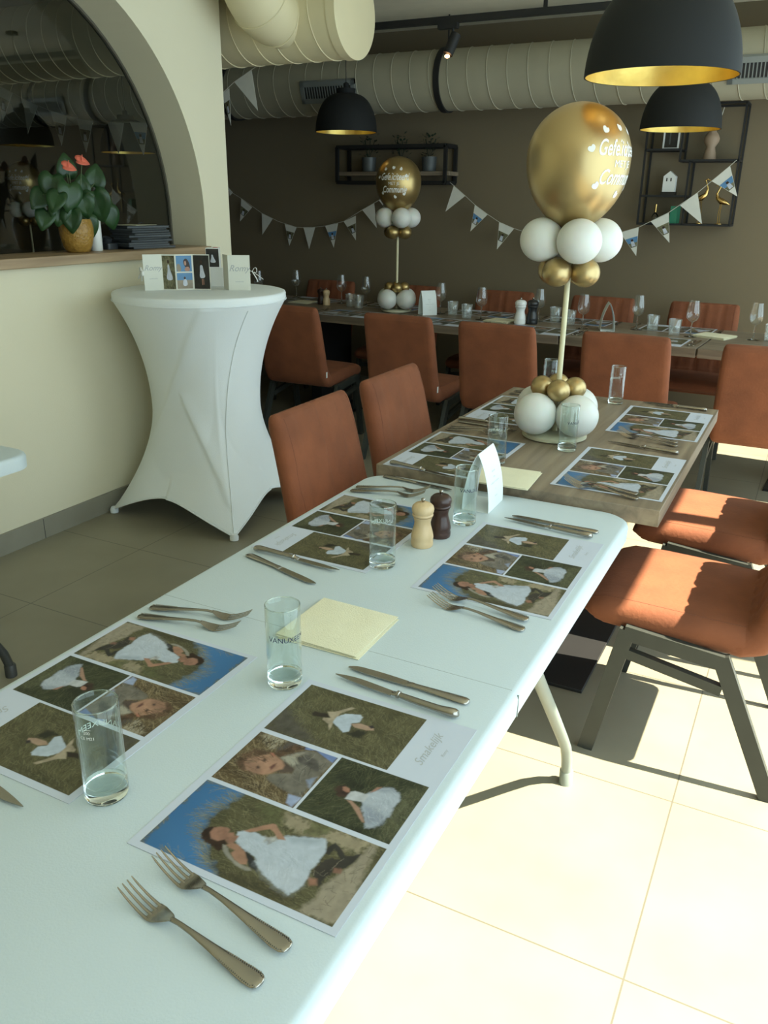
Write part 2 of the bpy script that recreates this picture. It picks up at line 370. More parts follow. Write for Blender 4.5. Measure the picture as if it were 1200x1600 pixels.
# serving glass in the arch and its frame
def arch_pts(r, cy=2.665, cz=1.38, zb=1.24, n=40):
    return [(cy+r, zb)]+[(cy+r*math.cos(PI*i/n), cz+r*math.sin(PI*i/n)) for i in range(n+1)]+[(cy-r, zb)]
def arch_glass():
    mb = MB(); a = arch_pts(1.05)
    n = len(a); v = [(-3.236, p[0], p[1]) for p in a]+[(-3.242, p[0], p[1]) for p in a]
    mb.add(v, [tuple(range(n)), tuple(range(2*n-1, n-1, -1))]+[(i, (i+1) % n, n+(i+1) % n, n+i) for i in range(n)])
    g = struct(mb.build('window_2', 'pane', smooth=False))
    mb = MB(); o1, i1 = arch_pts(1.061), arch_pts(1.050)
    vs = []; n = len(o1)
    for x in (-3.225, -3.249):
        vs += [(x, p[0], p[1]) for p in o1]; vs += [(x, p[0], p[1]) for p in i1]
    fs = []
    for i in range(n-1):
        fs += [(i, i+1, n+i+1, n+i), (2*n+i, 3*n+i, 3*n+i+1, 2*n+i+1), (n+i, n+i+1, 3*n+i+1, 3*n+i), (i, 2*n+i, 2*n+i+1, i+1)]
    mb.add(vs, fs); mb.build('glazing_bead', 'bead', parent=g, smooth=False)
arch_glass()
# counter
mb = MB(); mb.box(-3.23, -2.955, 0.4, 3.715, 1.196, 1.238)
tag(mb.build('counter_top', 'oak_warm', bevel=0.003), 'oak counter top along the sill of the round arch in the left wall', 'counter')

# ---------------------------------------------------------------- ducts
def spiral(mb, x0, x1, y, z, r, pitch, rr=0.005, mi=0):
    pts = []; n = int((x1-x0)/pitch*40)
    for i in range(n+1):
        t = i/40; a = 2*PI*t
        pts.append((x0+t*pitch, y+(r+0.001)*math.cos(a), z+(r+0.001)*math.sin(a)))
    mb.tube(pts, rr, 5, mi)
def duct(name, x0, x1, y, z, r, mt, label, pitch):
    t = thing(name, label, 'duct', ((x0+x1)/2, y, z-r))
    def P(o): o.parent = t; o.location = (-(x0+x1)/2, -y, -(z-r)); return o
    mb = MB(); mb.lathe([(r, x0), (r, x1)], 64, (0, y, z), axis='x', cap0=True, cap1=True); P(mb.build('duct_shell', mt, ang=50))
    mb = MB(); spiral(mb, x0+0.05, x1-0.07, y, z, r, pitch, 0.0035); P(mb.build('spiral_seam', mt))
    return t, P
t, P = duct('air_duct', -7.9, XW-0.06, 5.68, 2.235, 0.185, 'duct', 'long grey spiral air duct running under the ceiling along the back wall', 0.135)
def clamp(P, x, y, z, r, mt='black_metal'):
    mb = MB(); ro, ri = r+0.012, r+0.001
    n = 48; vs = []; fs = []
    for xx in (x-0.02, x+0.02):
        for q in (ri, ro):
            for k in range(n): a = 2*PI*k/n; vs.append((xx, y+q*math.cos(a), z+q*math.sin(a)))
    for k in range(n):
        k2 = (k+1) % n
        fs += [(k, k2, n+k2, n+k), (2*n+k, 3*n+k, 3*n+k2, 2*n+k2), (n+k, n+k2, 3*n+k2, 3*n+k), (k, 2*n+k, 2*n+k2, k2)]
    mb.add(vs, fs)
    mb.tube([(x, y, z+r), (x, y, ZC)], 0.006, 6)
    P(mb.build('hanging_clamp', mt))
for x in (-6.2, -4.2, -2.46, -0.92): clamp(P, x, 5.68, 2.235, 0.185)
def vent(P, x0, x1, y, z, r):
    # louvred grille set into the lower front of the duct
    a0, a1 = math.radians(178), math.radians(216)
    def S(a, rr): return (y+rr*math.cos(a), z+rr*math.sin(a))
    mb = MB()
    ya, za = S(a0, r+0.024); yb, zb = S(a1, r+0.024); yc, zc = S(a0, r-0.01); yd, zd = S(a1, r-0.01)
    def band(x0, x1, f0, f1, d=0.0, mi=0, mb=mb):
        L = lambda f, e: (ya+(yb-ya)*f+e*0.7, za+(zb-za)*f+e*0.7)
        p, q = L(f0, d), L(f1, d); p2, q2 = L(f0, 0.02), L(f1, 0.02)
        mb.add([(x0, *p), (x1, *p), (x1, *q), (x0, *q), (x0, *p2), (x1, *p2), (x1, *q2), (x0, *q2)],
               [(0, 1, 2, 3), (4, 5, 6, 7), (0, 1, 5, 4), (2, 3, 7, 6), (1, 2, 6, 5), (0, 3, 7, 4)], mi)
    band(x0, x1, 0, 0.22); band(x0, x1, 0.8, 1.0); band(x0, x0+0.03, 0, 1); band(x1-0.03, x1, 0, 1)
    f = mb.build('vent_frame', 'vent_grey', smooth=False); P(f)
    mb = MB(); band(x0+0.03, x1-0.03, 0.2, 0.82, 0.008, 1, mb)
    n = int((x1-x0-0.06)/0.02)
    for i in range(n+1):
        xx = x0+0.03+i*(x1-x0-0.06)/n; band(xx-0.003, xx+0.003, 0.2, 0.82, 0.002, 0, mb)
    g = mb.build('vent_louvre', ['vent_grey', 'vent_dark'], smooth=False); P(g)
vent(P, -3.50, -3.06, 5.68, 2.235, 0.185)
vent(P, -0.67, -0.25, 5.68, 2.235, 0.185)
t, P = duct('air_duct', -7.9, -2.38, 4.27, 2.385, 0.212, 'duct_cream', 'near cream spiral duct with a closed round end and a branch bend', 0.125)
mb = MB(); mb.lathe([(0.218, -2.43), (0.218, -2.378), (0.205, -2.374)], 64, (0, 4.27, 2.385), axis='x'); P(mb.build('end_cap', 'duct_cream', ang=50))
# branch elbow coming forward and up out of the near duct
def elbow():
    pts = []; R = 0.24
    for i in range(13):
        a = PI/2*i/12
        pts.append((-2.74, 4.15-0.09-R*math.sin(a), 2.37+R*(1-math.cos(a))*1.0))
    pts = [(-2.74, 4.24, 2.37)]+pts
    mb = MB(); mb.tube(pts, 0.15, 40, refup=(1, 0, 0)); P(mb.build('branch_bend', 'duct_cream', ang=60))
    mb = MB()
    for i in (1, 5, 9):
        p = Vector(pts[i]); tdir = (Vector(pts[min(i+1, 13)])-Vector(pts[i-1])).normalized()
        nrm = Vector((1, 0, 0)); b = tdir.cross(nrm)
        mb.tube([p+nrm*0.151*math.cos(2*PI*k/40)+b*0.151*math.sin(2*PI*k/40) for k in range(40)], 0.004, 5, closed=True)
    P(mb.build('bend_seam', 'duct_cream'))
elbow()
clamp(P, -5.35, 4.27, 2.385, 0.212)

# ---------------------------------------------------------------- track with spotlight
mb = MB(); mb.box(-2.8, XW-0.02, 4.99, 5.025, 2.44, 2.475)
for x in (-2.7, -1.6, -0.2): mb.box(x-0.01, x+0.01, 5.0, 5.015, 2.475, ZC)
tag(mb.build('light_track', 'black_metal', smooth=False), 'black ceiling light track running from the near duct to the right', 'light track')
sp = thing('spotlight', 'small black spotlight hanging from the ceiling track, its bulb aglow', 'spotlight', (-2.17, 5.0, 2.44))
mb = MB(); mb.box(-0.06, 0.06, -0.02, 0.02, -0.03, 0.0); mb.tube([(0.03, 0, -0.02), (0.03, 0, -0.07)], 0.008, 8); mb.build('track_adapter', 'black_metal', sp)
mb = MB(); mb.tube([(0.05, 0.0, -0.06), (0.02, -0.04, -0.165)], 0.030, 20); mb.build('lamp_can', 'black_metal', sp, ang=50)
em, nt, b = nm('warm_led'); b.inputs['Base Color'].default_value = (1, .7, .4, 1); b.inputs['Emission Color'].default_value = (1, 0.55, 0.25, 1); b.inputs['Emission Strength'].default_value = 9
M['led'] = em
mb = MB(); mb.lathe([(0.004, -0.012), (0.013, -0.008), (0.015, 0.0), (0.010, 0.006)], 14, (0.018, -0.044, -0.174)); mb.build('bulb', 'led', sp)

# ---------------------------------------------------------------- pendants
em, nt, b = nm('lamp_bulb_glow'); b.inputs['Base Color'].default_value = (1, .9, .7, 1); b.inputs['Emission Color'].default_value = (1, 0.85, 0.45, 1); b.inputs['Emission Strength'].default_value = 4
M['lamp_glow'] = em
def pendant(loc, label):
    t = thing('pendant_lamp', label, 'pendant lamp', loc, 0, 'black dome pendant lamps with gold inside')
    out = []
    for i in range(17):
        a = PI/2*i/16
        out.append((0.205*math.cos(a)**0.62 if i < 16 else 0.045, 0.235*math.sin(a)**1.12))
    out = [(max(r, 0.045), z) for r, z in out]
    inn = [(max(r-0.004, 0.02), z-0.003 if z > 0.01 else 0.0005) for r, z in out]
    mb = MB(); mb.lathe(out, 56, cap0=False, cap1=True)
    n = 56
    v = [(out[0][0]*math.cos(2*PI*k/n), out[0][0]*math.sin(2*PI*k/n), 0) for k in range(n)]+[(inn[0][0]*math.cos(2*PI*k/n), inn[0][0]*math.sin(2*PI*k/n), 0.0) for k in range(n)]
    mb.add(v, [(k, (k+1) % n, n+(k+1) % n, n+k) for k in range(n)])
    mb.build('lamp_shade', 'lamp_black', t, ang=60)
    mb = MB(); mb.lathe(inn, 56, cap0=False, cap1=True); mb.build('shade_lining', 'lamp_gold', t, ang=60)
    mb = MB(); mb.lathe([(0.062, 0.225), (0.062, 0.262), (0.018, 0.266), (0.018, 0.292), (0.006, 0.30)], 24); mb.build('lamp_cap', 'lamp_black', t)
    mb = MB(); mb.tube([(0, 0, 0.298), (0, 0, ZC-loc[2]-0.02)], 0.003, 6); mb.build('cord', 'black_metal', t)
    mb = MB(); mb.lathe([(0.045, 0), (0.045, 0.02)], 20, (0, 0, ZC-loc[2]-0.02)); mb.build('ceiling_rose', 'lamp_black', t)
    mb = MB(); mb.lathe([(0.012, 0.23), (0.03, 0.18), (0.036, 0.15), (0.02, 0.122), (0.004, 0.118)], 16); mb.build('bulb', 'lamp_glow', t)
pendant((-0.488, 2.59, 1.803), 'largest, nearest black dome pendant lamp with gold inside, right of the big balloon')
pendant((-0.80, 4.94, 1.845), 'black dome pendant lamp behind and just below the nearest pendant')
pendant((-2.993, 5.25, 1.901), 'black dome pendant lamp under the end of the near cream duct')
pendant((-4.93, 5.25, 1.80), 'added black dome pendant lamp beyond the arch, standing for a reflection behind the bunting')  # solid lamp added behind the arch glass in place of a mirrored pendant

# ---------------------------------------------------------------- chairs
def chair_proto():
    t = thing('dining_chair', 'x', 'chair', (0, 0, 0))
    def ring(y, z, ty, tz, wdt, th, flute):
        # rounded rectangle in the plane spanned by X and the normal of the path
        ny, nz = tz, -ty; pts = []
        h = wdt/2; r = min(th*0.48, 0.03); k = 22
        def off(x):
            if not flute: return 0
            p = (x/(wdt-0.07)*6+0.0); fr = abs(p-round(p)); return -0.009*max(0, 1-fr/0.16)**1.2 if abs(x) < h-0.03 else 0
        for i in range(k+1):
            x = -h+r+(wdt-2*r)*i/k; crown = 0.006*(1-(x/h)**2); d = th/2+crown+off(x); pts.append((x, d))
        for i in range(1, 6): a = PI/2-PI*i/6; pts.append((h-r+r*math.cos(a), (th/2)*math.sin(a)))
        for i in range(k+1):
            x = h-r-(wdt-2*r)*i/k; pts.append((x, -th/2))
        for i in range(1, 6): a = -PI/2-PI*i/6; pts.append((-h+r+r*math.cos(a), (th/2)*math.sin(a)))
        return [(px, y+ny*d, z+nz*d) for px, d in pts]
    def body(path, flute):
        rings = []
        n = len(path)
        for i, (y, z, th, wd) in enumerate(path):
            a = path[max(i-1, 0)]; b = path[min(i+1, n-1)]
            ty, tz = b[0]-a[0], b[1]-a[1]; L = math.hypot(ty, tz); rings.append(ring(y, z, ty/L, tz/L, wd, th, flute and 0 < i < n-1))
        mb = MB(); mb.loft(rings); return mb, rings
    def dense(path, k=3):
        out = []
        for i in range(len(path)-1):
            for j in range(k):
                f = j/k; out.append(tuple(a*(1-f)+b*f for a, b in zip(path[i], path[i+1])))
        return out+[path[-1]]
    # path direction -y for the seat so that the normal points up
    seat = [(0.288, 0.415, 0.012, 0.40), (0.286, 0.421, 0.034, 0.425), (0.272, 0.428, 0.060, 0.445), (0.24, 0.432, 0.078, 0.458), (0.15, 0.431, 0.082, 0.465), (0.0, 0.427, 0.082, 0.465), (-0.07, 0.424, 0.082, 0.46), (-0.12, 0.424, 0.08, 0.455), (-0.15, 0.43, 0.07, 0.45)]
    o, sr = body(dense(seat[:]), False); o.build('seat', 'velvet', t, ang=60)
    back = [(-0.06, 0.410, 0.05, 0.44), (-0.105, 0.416, 0.075, 0.455), (-0.147, 0.434, 0.084, 0.455), (-0.174, 0.474, 0.078, 0.452), (-0.191, 0.54, 0.070, 0.448), (-0.208, 0.62, 0.066, 0.444), (-0.225, 0.70, 0.064, 0.44), (-0.243, 0.78, 0.062, 0.436), (-0.260, 0.842, 0.058, 0.43), (-0.266, 0.863, 0.050, 0.424), (-0.270, 0.875, 0.036, 0.415), (-0.272, 0.881, 0.018, 0.40)]
    o, br = body(dense(back), True); o.build('backrest', 'velvet', t, ang=60)
    # seams along both edges of the seat and backrest
    for s in (-1, 1):
        i = 0 if s < 0 else 22
        mb = MB(); mb.tube([Vector(r[i])+Vector((-s*0.002, 0, 0.0)) for r in sr[6:22]], 0.0012, 5); mb.build('seat_seam', 'stitch', t)
        mb = MB(); mb.tube([Vector(r[i])+Vector((-s*0.002, 0.0, 0)) for r in br[9:28]], 0.0012, 5); mb.build('back_seam', 'stitch', t)
    for s in (-1, 1):
        x = s*0.238
        def bar(p, q, name, wd=0.021, th=0.011):
            mb = MB(); mb.tube([(x, *p), (x, *q)], 0, 4, flat=(wd, th), refup=(1, 0, 0)); return mb.build(name, 'chair_metal', t, smooth=False)
        # flat bars lying in the side plane
        bar((0.168, 0.405), (0.245, 0.0), 'leg'); bar((-0.070, 0.388), (-0.245, 0.0), 'leg')
        bar((0.176, 0.397), (-0.078, 0.372), 'side_rail'); bar((0.178, 0.338), (-0.085, 0.292), 'stretcher', 0.014)
    mb = MB()
    for y, z in ((0.12, 0.383), (-0.03, 0.372)): mb.box(-0.235, 0.235, y-0.015, y+0.015, z-0.008, z+0.008)
    mb.build('seat_support', 'chair_metal', t, smooth=False)
    mb = MB(); mb.box(0.2240, 0.2262, -0.192, -0.179, 0.455, 0.49); mb.build('fabric_tag', 'white_lacquer', t)
    return t
chair0 = chair_proto()
F = -PI/2
CH = [  # x, y, rotation (local +y is the way the chair faces), label, group
 ((-0.135, 2.290), PI/2+0.0, 'rust velvet chair nearest the camera, right of the white table, sunlit seat', None),
 ((-0.135, 2.945), PI/2, 'rust velvet chair right of the wooden table, a small sun patch on its seat', None),
 ((-1.105, 2.165), -PI/2, 'rust velvet chair on the left side, nearer of the two facing the balloon table', None),
 ((-1.11, 2.735), -PI/2, 'rust velvet chair on the left side, farther of the two facing the balloon table', None),
 ((-2.83, 4.49), 0.02, 'rust velvet chair at the back table, partly hidden by the white standing table', None),
 ((-2.06, 4.46), -0.03, 'rust velvet chair seen from behind, directly right of and behind the left dining chairs', None),
 ((-1.46, 4.41), -0.03, 'rust velvet chair seen from behind, just left of the big balloon pole', None),
 ((-0.80, 4.41), 0.0, 'rust velvet chair seen from behind, between balloon pole and rightmost chair', None),
 ((-0.135, 4.36), 0.0, 'rust velvet chair cut by the right picture edge, its back to the camera', None),
 ((-3.45, 5.54), PI, 'rust chair against the back wall, leftmost, behind the first wine glasses', None),
 ((-2.72, 5.54), PI, 'rust chair against the back wall, right of the small balloon column', None),
 ((-2.00, 5.54), PI, 'rust chair against the back wall, behind the white and black mills', None),
 ((-1.30, 5.54), PI, 'rust chair against the back wall, behind the big balloon pole', None),
 ((-0.645, 5.54), PI, 'rust chair against the back wall, rightmost, its fluted backrest fully visible', None),
]
for i, ((x, y), rz, lab, g) in enumerate(CH):
    if i == 0: c = chair0; c.location = (x, y, 0); c.rotation_euler = (0, 0, rz); c['label'] = lab
    else: c = copy_tree(chair0, (x, y, 0), rz, lab)
    c['group'] = 'rust velvet dining chairs'

# ---------------------------------------------------------------- tables
def rrect(x0, x1, y0, y1, r, n=8):
    pts = []
    for cx, cy, a0 in ((x1-r, y1-r, 0), (x0+r, y1-r, PI/2), (x0+r, y0+r, PI), (x1-r, y0+r, 3*PI/2)):
        for i in range(n+1): a = a0+PI/2*i/n; pts.append((cx+r*math.cos(a), cy+r*math.sin(a)))
    return pts
def folding_table(label, x0, x1, y0, y1, zt, legmat, seamy):
    cx, cy = (x0+x1)/2, (y0+y1)/2
    t = thing('folding_table', label, 'table', (cx, cy, 0))
    prof = [(0.014, zt), (0.009, zt-0.0010), (0.003, zt-0.005), (0, zt-0.013), (0.001, zt-0.045), (0.012, zt-0.045)]
    mb = MB()
    rings = []
    for ins, z in prof: rings.append([(p[0]-cx, p[1]-cy, z) for p in rrect(x0+ins, x1-ins, y0+ins, y1-ins, 0.075-ins*0.5, 10)])
    mb.loft(rings); mb.build('tabletop', 'white_plastic', t, ang=50)
    if seamy:
        mb = MB(); mb.box(x0-cx-0.0006, x1-cx+0.0006, seamy-cy-0.001, seamy-cy+0.001, zt-0.047, zt-0.006); mb.box(x0-cx+0.012, x1-cx-0.012, seamy-cy-0.0003, seamy-cy+0.0003, zt-0.01, zt+0.0001)
        mb.build('fold_seam', 'white_steel', t)
    for s in (-1, 1):     # one folding leg frame at each end
        ob = []
        for sx in (-1, 1):
            xx = sx*((x1-x0)/2-(0.065 if s > 0 else 0.16))
            yb = s*((y1-y0)/2)
            mb = MB(); pts = [(xx, yb*0.255, zt-0.05), (xx, yb*0.30, 0.645), (xx, yb*0.405, 0.53), (xx, yb*0.556, 0.372), (xx, yb*0.72, 0.198), (xx, yb*0.772, 0.14), (xx, yb*0.80, 0.09), (xx, yb*0.812, 0.05), (xx, yb*0.816, 0.02)]
            mb.tube(pts, 0.0145, 14); lg = mb.build('leg', legmat, t)
            mb = MB(); mb.lathe([(0.0185, 0.0), (0.0185, 0.04), (0.016, 0.044)], 14, (xx, yb*0.816, 0)); mb.build('foot_cap', legmat, lg)
        mb = MB(); w_ = (x1-x0)/2-(0.065 if s > 0 else 0.16); mb.tube([(-w_, yb*0.42, 0.515), (w_, yb*0.42, 0.515)], 0.012, 10)
        mb.tube([(0, yb*0.42, 0.515), (0, yb*0.05, zt-0.06)], 0.010, 8)
        mb.build('leg_brace', legmat, t)
    return t
folding_table('white plastic folding table in the foreground, set with four photo placemats', -1.073, -0.322, 0.207, 2.037, 0.735, 'white_steel', 1.122)
folding_table('white folding table corner and dark leg at the left picture edge', -2.86, -2.085, -0.13, 1.70, 0.735, 'dark_steel', None)
def wood_table(name, label, x0, x1, y0, y1, zt, th, mt, rot=0.0, ped=None):
    cx, cy = (x0+x1)/2, (y0+y1)/2
    t = thing(name, label, 'table', (cx, cy, 0), rot)
    mb = MB(); mb.box(x0-cx, x1-cx, y0-cy, y1-cy, zt-th, zt); mb.build('tabletop', mt, t, bevel=0.0015)
    for px, py, sx, sy in ped:
        mb = MB(); mb.box(px-sx, px+sx, py-sy, py+sy, 0, 0.012); mb.build('base_plate', 'black_metal', t, bevel=0.002)
        mb = MB(); a, b = (0.045, 0.2) if sy > sx else (0.2, 0.045)
        mb.box(px-a, px+a, py-b, py+b, 0.012, zt-th-0.008); mb.build('pedestal', 'black_metal', t, bevel=0.002)
        mb = MB(); mb.box(px-sx*0.8, px+sx*0.8, py-sy*0.8, py+sy*0.8, zt-th-0.008, zt-th-0.0005); mb.build('top_plate', 'black_metal', t)
    return t
wood_table('dining_table', 'grey oak table behind the white one, carrying the big balloon column', -1.068, -0.262, 2.042, 3.275, 0.757, 0.045, 'oak', 0, [(0.0, 0.0, 0.205, 0.34)])
for i, (x0, x1) in enumerate(((-4.98, -3.76), (-3.74, -2.52), (-2.5, -1.28), (-1.26, -0.515), (-0.505, 0.75))):
    yc = 4.70-0.055*((x0+x1)/2+0.4)+0.41
    lab = ['far left oak table of the back row, behind the pillar', 'oak back-row table carrying the small balloon column', 'oak back-row table with the white and black mills', 'short oak back-row table behind the big balloon pole', 'oak back-row table at the right picture edge'][i]
    rx = (x1-x0)/2
    wood_table('dining_table', lab, x0, x1, yc-0.41, yc+0.41, 0.757, 0.05, 'oak_x', -0.055, [(0, 0, 0.2, 0.30)])
# ================================================================ printed placemats
PRINT = {
 'sky': [(0,15),(145,8),(142,39),(143,70),(120,69),(95,59),(71,65),(52,78),(36,94),(22,111),(6,135),(4,77)],
 'sandT': [(136,141),(136,174),(133,203),(140,225),(142,263),(118,261),(116,242),(119,225),(119,212),(115,196),(110,181),(116,168),(117,153)],
 'sandR': [(156,272),(116,264),(95,261),(71,253),(52,248),(36,251),(10,241),(15,295)],
 'bush': [(116,177),(137,185),(142,209),(126,210),(113,193)],
 'tuft': [(131,106),(141,132),(129,145),(111,148),(111,129)],
 'shade': [(15,131),(21,143),(24,180),(24,228),(14,230),(11,194),(10,157)],
 'dress': [(79,110),(86,118),(88,128),(88,145),(92,161),(101,166),(111,189),(120,212),(115,218),(103,223),(92,224),(78,225),(67,224),(52,227),(39,227),(25,221),(27,207),(32,190),(38,175),(45,162),(55,152),(57,139),(60,125),(67,114)],
 'dressS': [(48,163),(56,189),(62,220),(42,224),(27,219),(29,203),(38,180)],
 'dressG': [(101,168),(111,190),(118,212),(107,208),(95,181)],
 'flow': [(89,143),(94,156),(90,160),(80,155),(81,148)],
 'face': [(62,79),(71,78),(76,84),(79,94),(78,98),(73,100),(76,106),(72,109),(74,115),(67,116),(59,115),(57,110),(61,103),(55,97),(54,87)],
 'hair': [(55,71),(63,70),(72,75),(74,80),(63,79),(55,86),(54,96),(61,103),(57,110),(49,110),(41,109),(44,99),(46,89),(48,78)],
 'arm1': [(84,115),(92,121),(102,130),(112,140),(112,145),(105,154),(99,165),(95,170),(92,161),(100,149),(102,142),(93,132),(85,123)],
 'arm2': [(54,110),(61,115),(61,124),(55,138),(46,148),(40,151),(37,144),(40,133),(46,123),(52,125),(52,118)],
 'jack': [(53,106),(54,111),(46,121),(39,133),(37,147),(37,158),(35,162),(31,155),(33,140),(38,125),(44,113)],
 'gap': [(59,133),(53,151),(43,165),(36,168),(39,156),(44,149)],
 'boot1': [(100,223),(112,223),(120,227),(116,236),(107,248),(111,256),(119,264),(104,263),(90,258),(82,248),(99,246),(111,231),(98,230)],
 'boot2': [(65,226),(83,227),(94,232),(100,245),(91,259),(80,248),(64,245),(50,245),(59,235)],
 'knee': [(57,226),(60,237),(52,242),(47,234)],
 'heel': [(84,246),(87,256),(80,257),(77,249)],
 'Bpale': [(260,19),(268,37),(264,60),(249,58),(235,53),(245,32)],
 'Bshade': [(243,55),(269,69),(266,89),(245,81),(234,68)],
 'Bhair': [(190,25),(201,19),(214,23),(224,30),(232,45),(231,62),(251,69),(266,83),(264,92),(246,86),(229,73),(227,56),(218,51),(202,42),(187,41),(178,49),(181,36)],
 'Bface': [(193,35),(205,35),(218,47),(227,57),(227,67),(222,80),(215,89),(207,90),(200,85),(191,81),(184,74),(182,62),(183,47)],
 'Bfsh': [(193,35),(205,35),(210,42),(197,49),(188,65),(182,62),(183,47)],
 'Bear': [(229,54),(231,59),(226,66),(224,61)],
 'Beye1': [(211,54),(215,55),(214,59),(209,60),(208,57)],
 'Beye2': [(194,55),(197,56),(196,60),(193,61),(191,58)],
 'Bmouth': [(202,72),(209,73),(214,76),(207,78),(201,78),(198,77)],
 'Bneck': [(220,77),(221,88),(215,104),(207,106),(199,91),(198,84),(208,90)],
 'Bcoat': [(227,72),(243,82),(257,97),(262,113),(256,127),(251,145),(214,143),(191,142),(170,144),(170,122),(174,100),(180,82),(189,80),(198,92),(205,107),(215,105),(221,88)],
 'Bcol': [(227,73),(246,88),(251,97),(238,93),(229,103),(217,99),(222,86)],
 'Bblk': [(238,94),(249,102),(246,123),(233,137),(225,136),(228,119),(230,102)],
 'Bj1': [(267,90),(270,103),(267,118),(268,145),(251,145),(257,128),(264,110),(259,95)],
 'Bj2': [(168,126),(170,146),(148,144),(152,133)],
 'Bj3': [(203,132),(215,141),(190,145)],
 'Cdark': [(230,160),(243,168),(236,198),(224,215),(217,201),(221,184),(219,170)],
 'Clight': [(221,263),(249,271),(265,282),(218,285),(156,286),(157,272),(188,266)],
 'Chair': [(207,175),(215,178),(218,184),(215,192),(210,198),(202,199),(195,192),(196,183)],
 'Cface': [(214,183),(217,187),(215,193),(209,197),(207,192),(209,186)],
 'Cbod': [(195,197),(211,197),(215,202),(216,216),(218,223),(201,222),(197,209)],
 'Cskirt': [(215,216),(230,226),(241,235),(243,245),(237,259),(228,263),(214,263),(196,264),(178,261),(167,257),(160,247),(173,238),(189,226),(201,220)],
 'Csh': [(198,224),(194,246),(191,263),(177,261),(168,256),(165,246),(176,236)],
 'Csh2': [(230,226),(243,245),(239,252),(231,237)],
 'Carm': [(194,201),(196,207),(189,222),(176,235),(168,242),(167,238),(181,221),(191,207)],
 'Carm2': [(221,221),(235,224),(239,230),(237,230),(227,226)],
 'Aroad': [(272,16),(299,14),(337,10),(322,33),(302,68),(281,104),(276,76)],
 'Ahair': [(339,56),(347,57),(347,67),(351,77),(343,85),(338,72),(335,61)],
 'Atorso': [(355,75),(360,85),(383,102),(383,109),(360,94),(350,97),(335,97),(322,101),(315,101),(328,92),(333,79),(338,77),(343,87)],
 'Askirt': [(350,94),(363,102),(372,124),(368,130),(354,132),(346,123),(326,129),(320,122),(328,109),(335,96)],
 'Aleg': [(344,122),(352,135),(351,158),(346,161),(341,151),(339,132)],
 'Ashoe': [(351,149),(357,153),(352,159),(348,155)],
 'Adark': [(320,127),(336,138),(337,154),(320,152),(318,138)],
}
import numpy as np
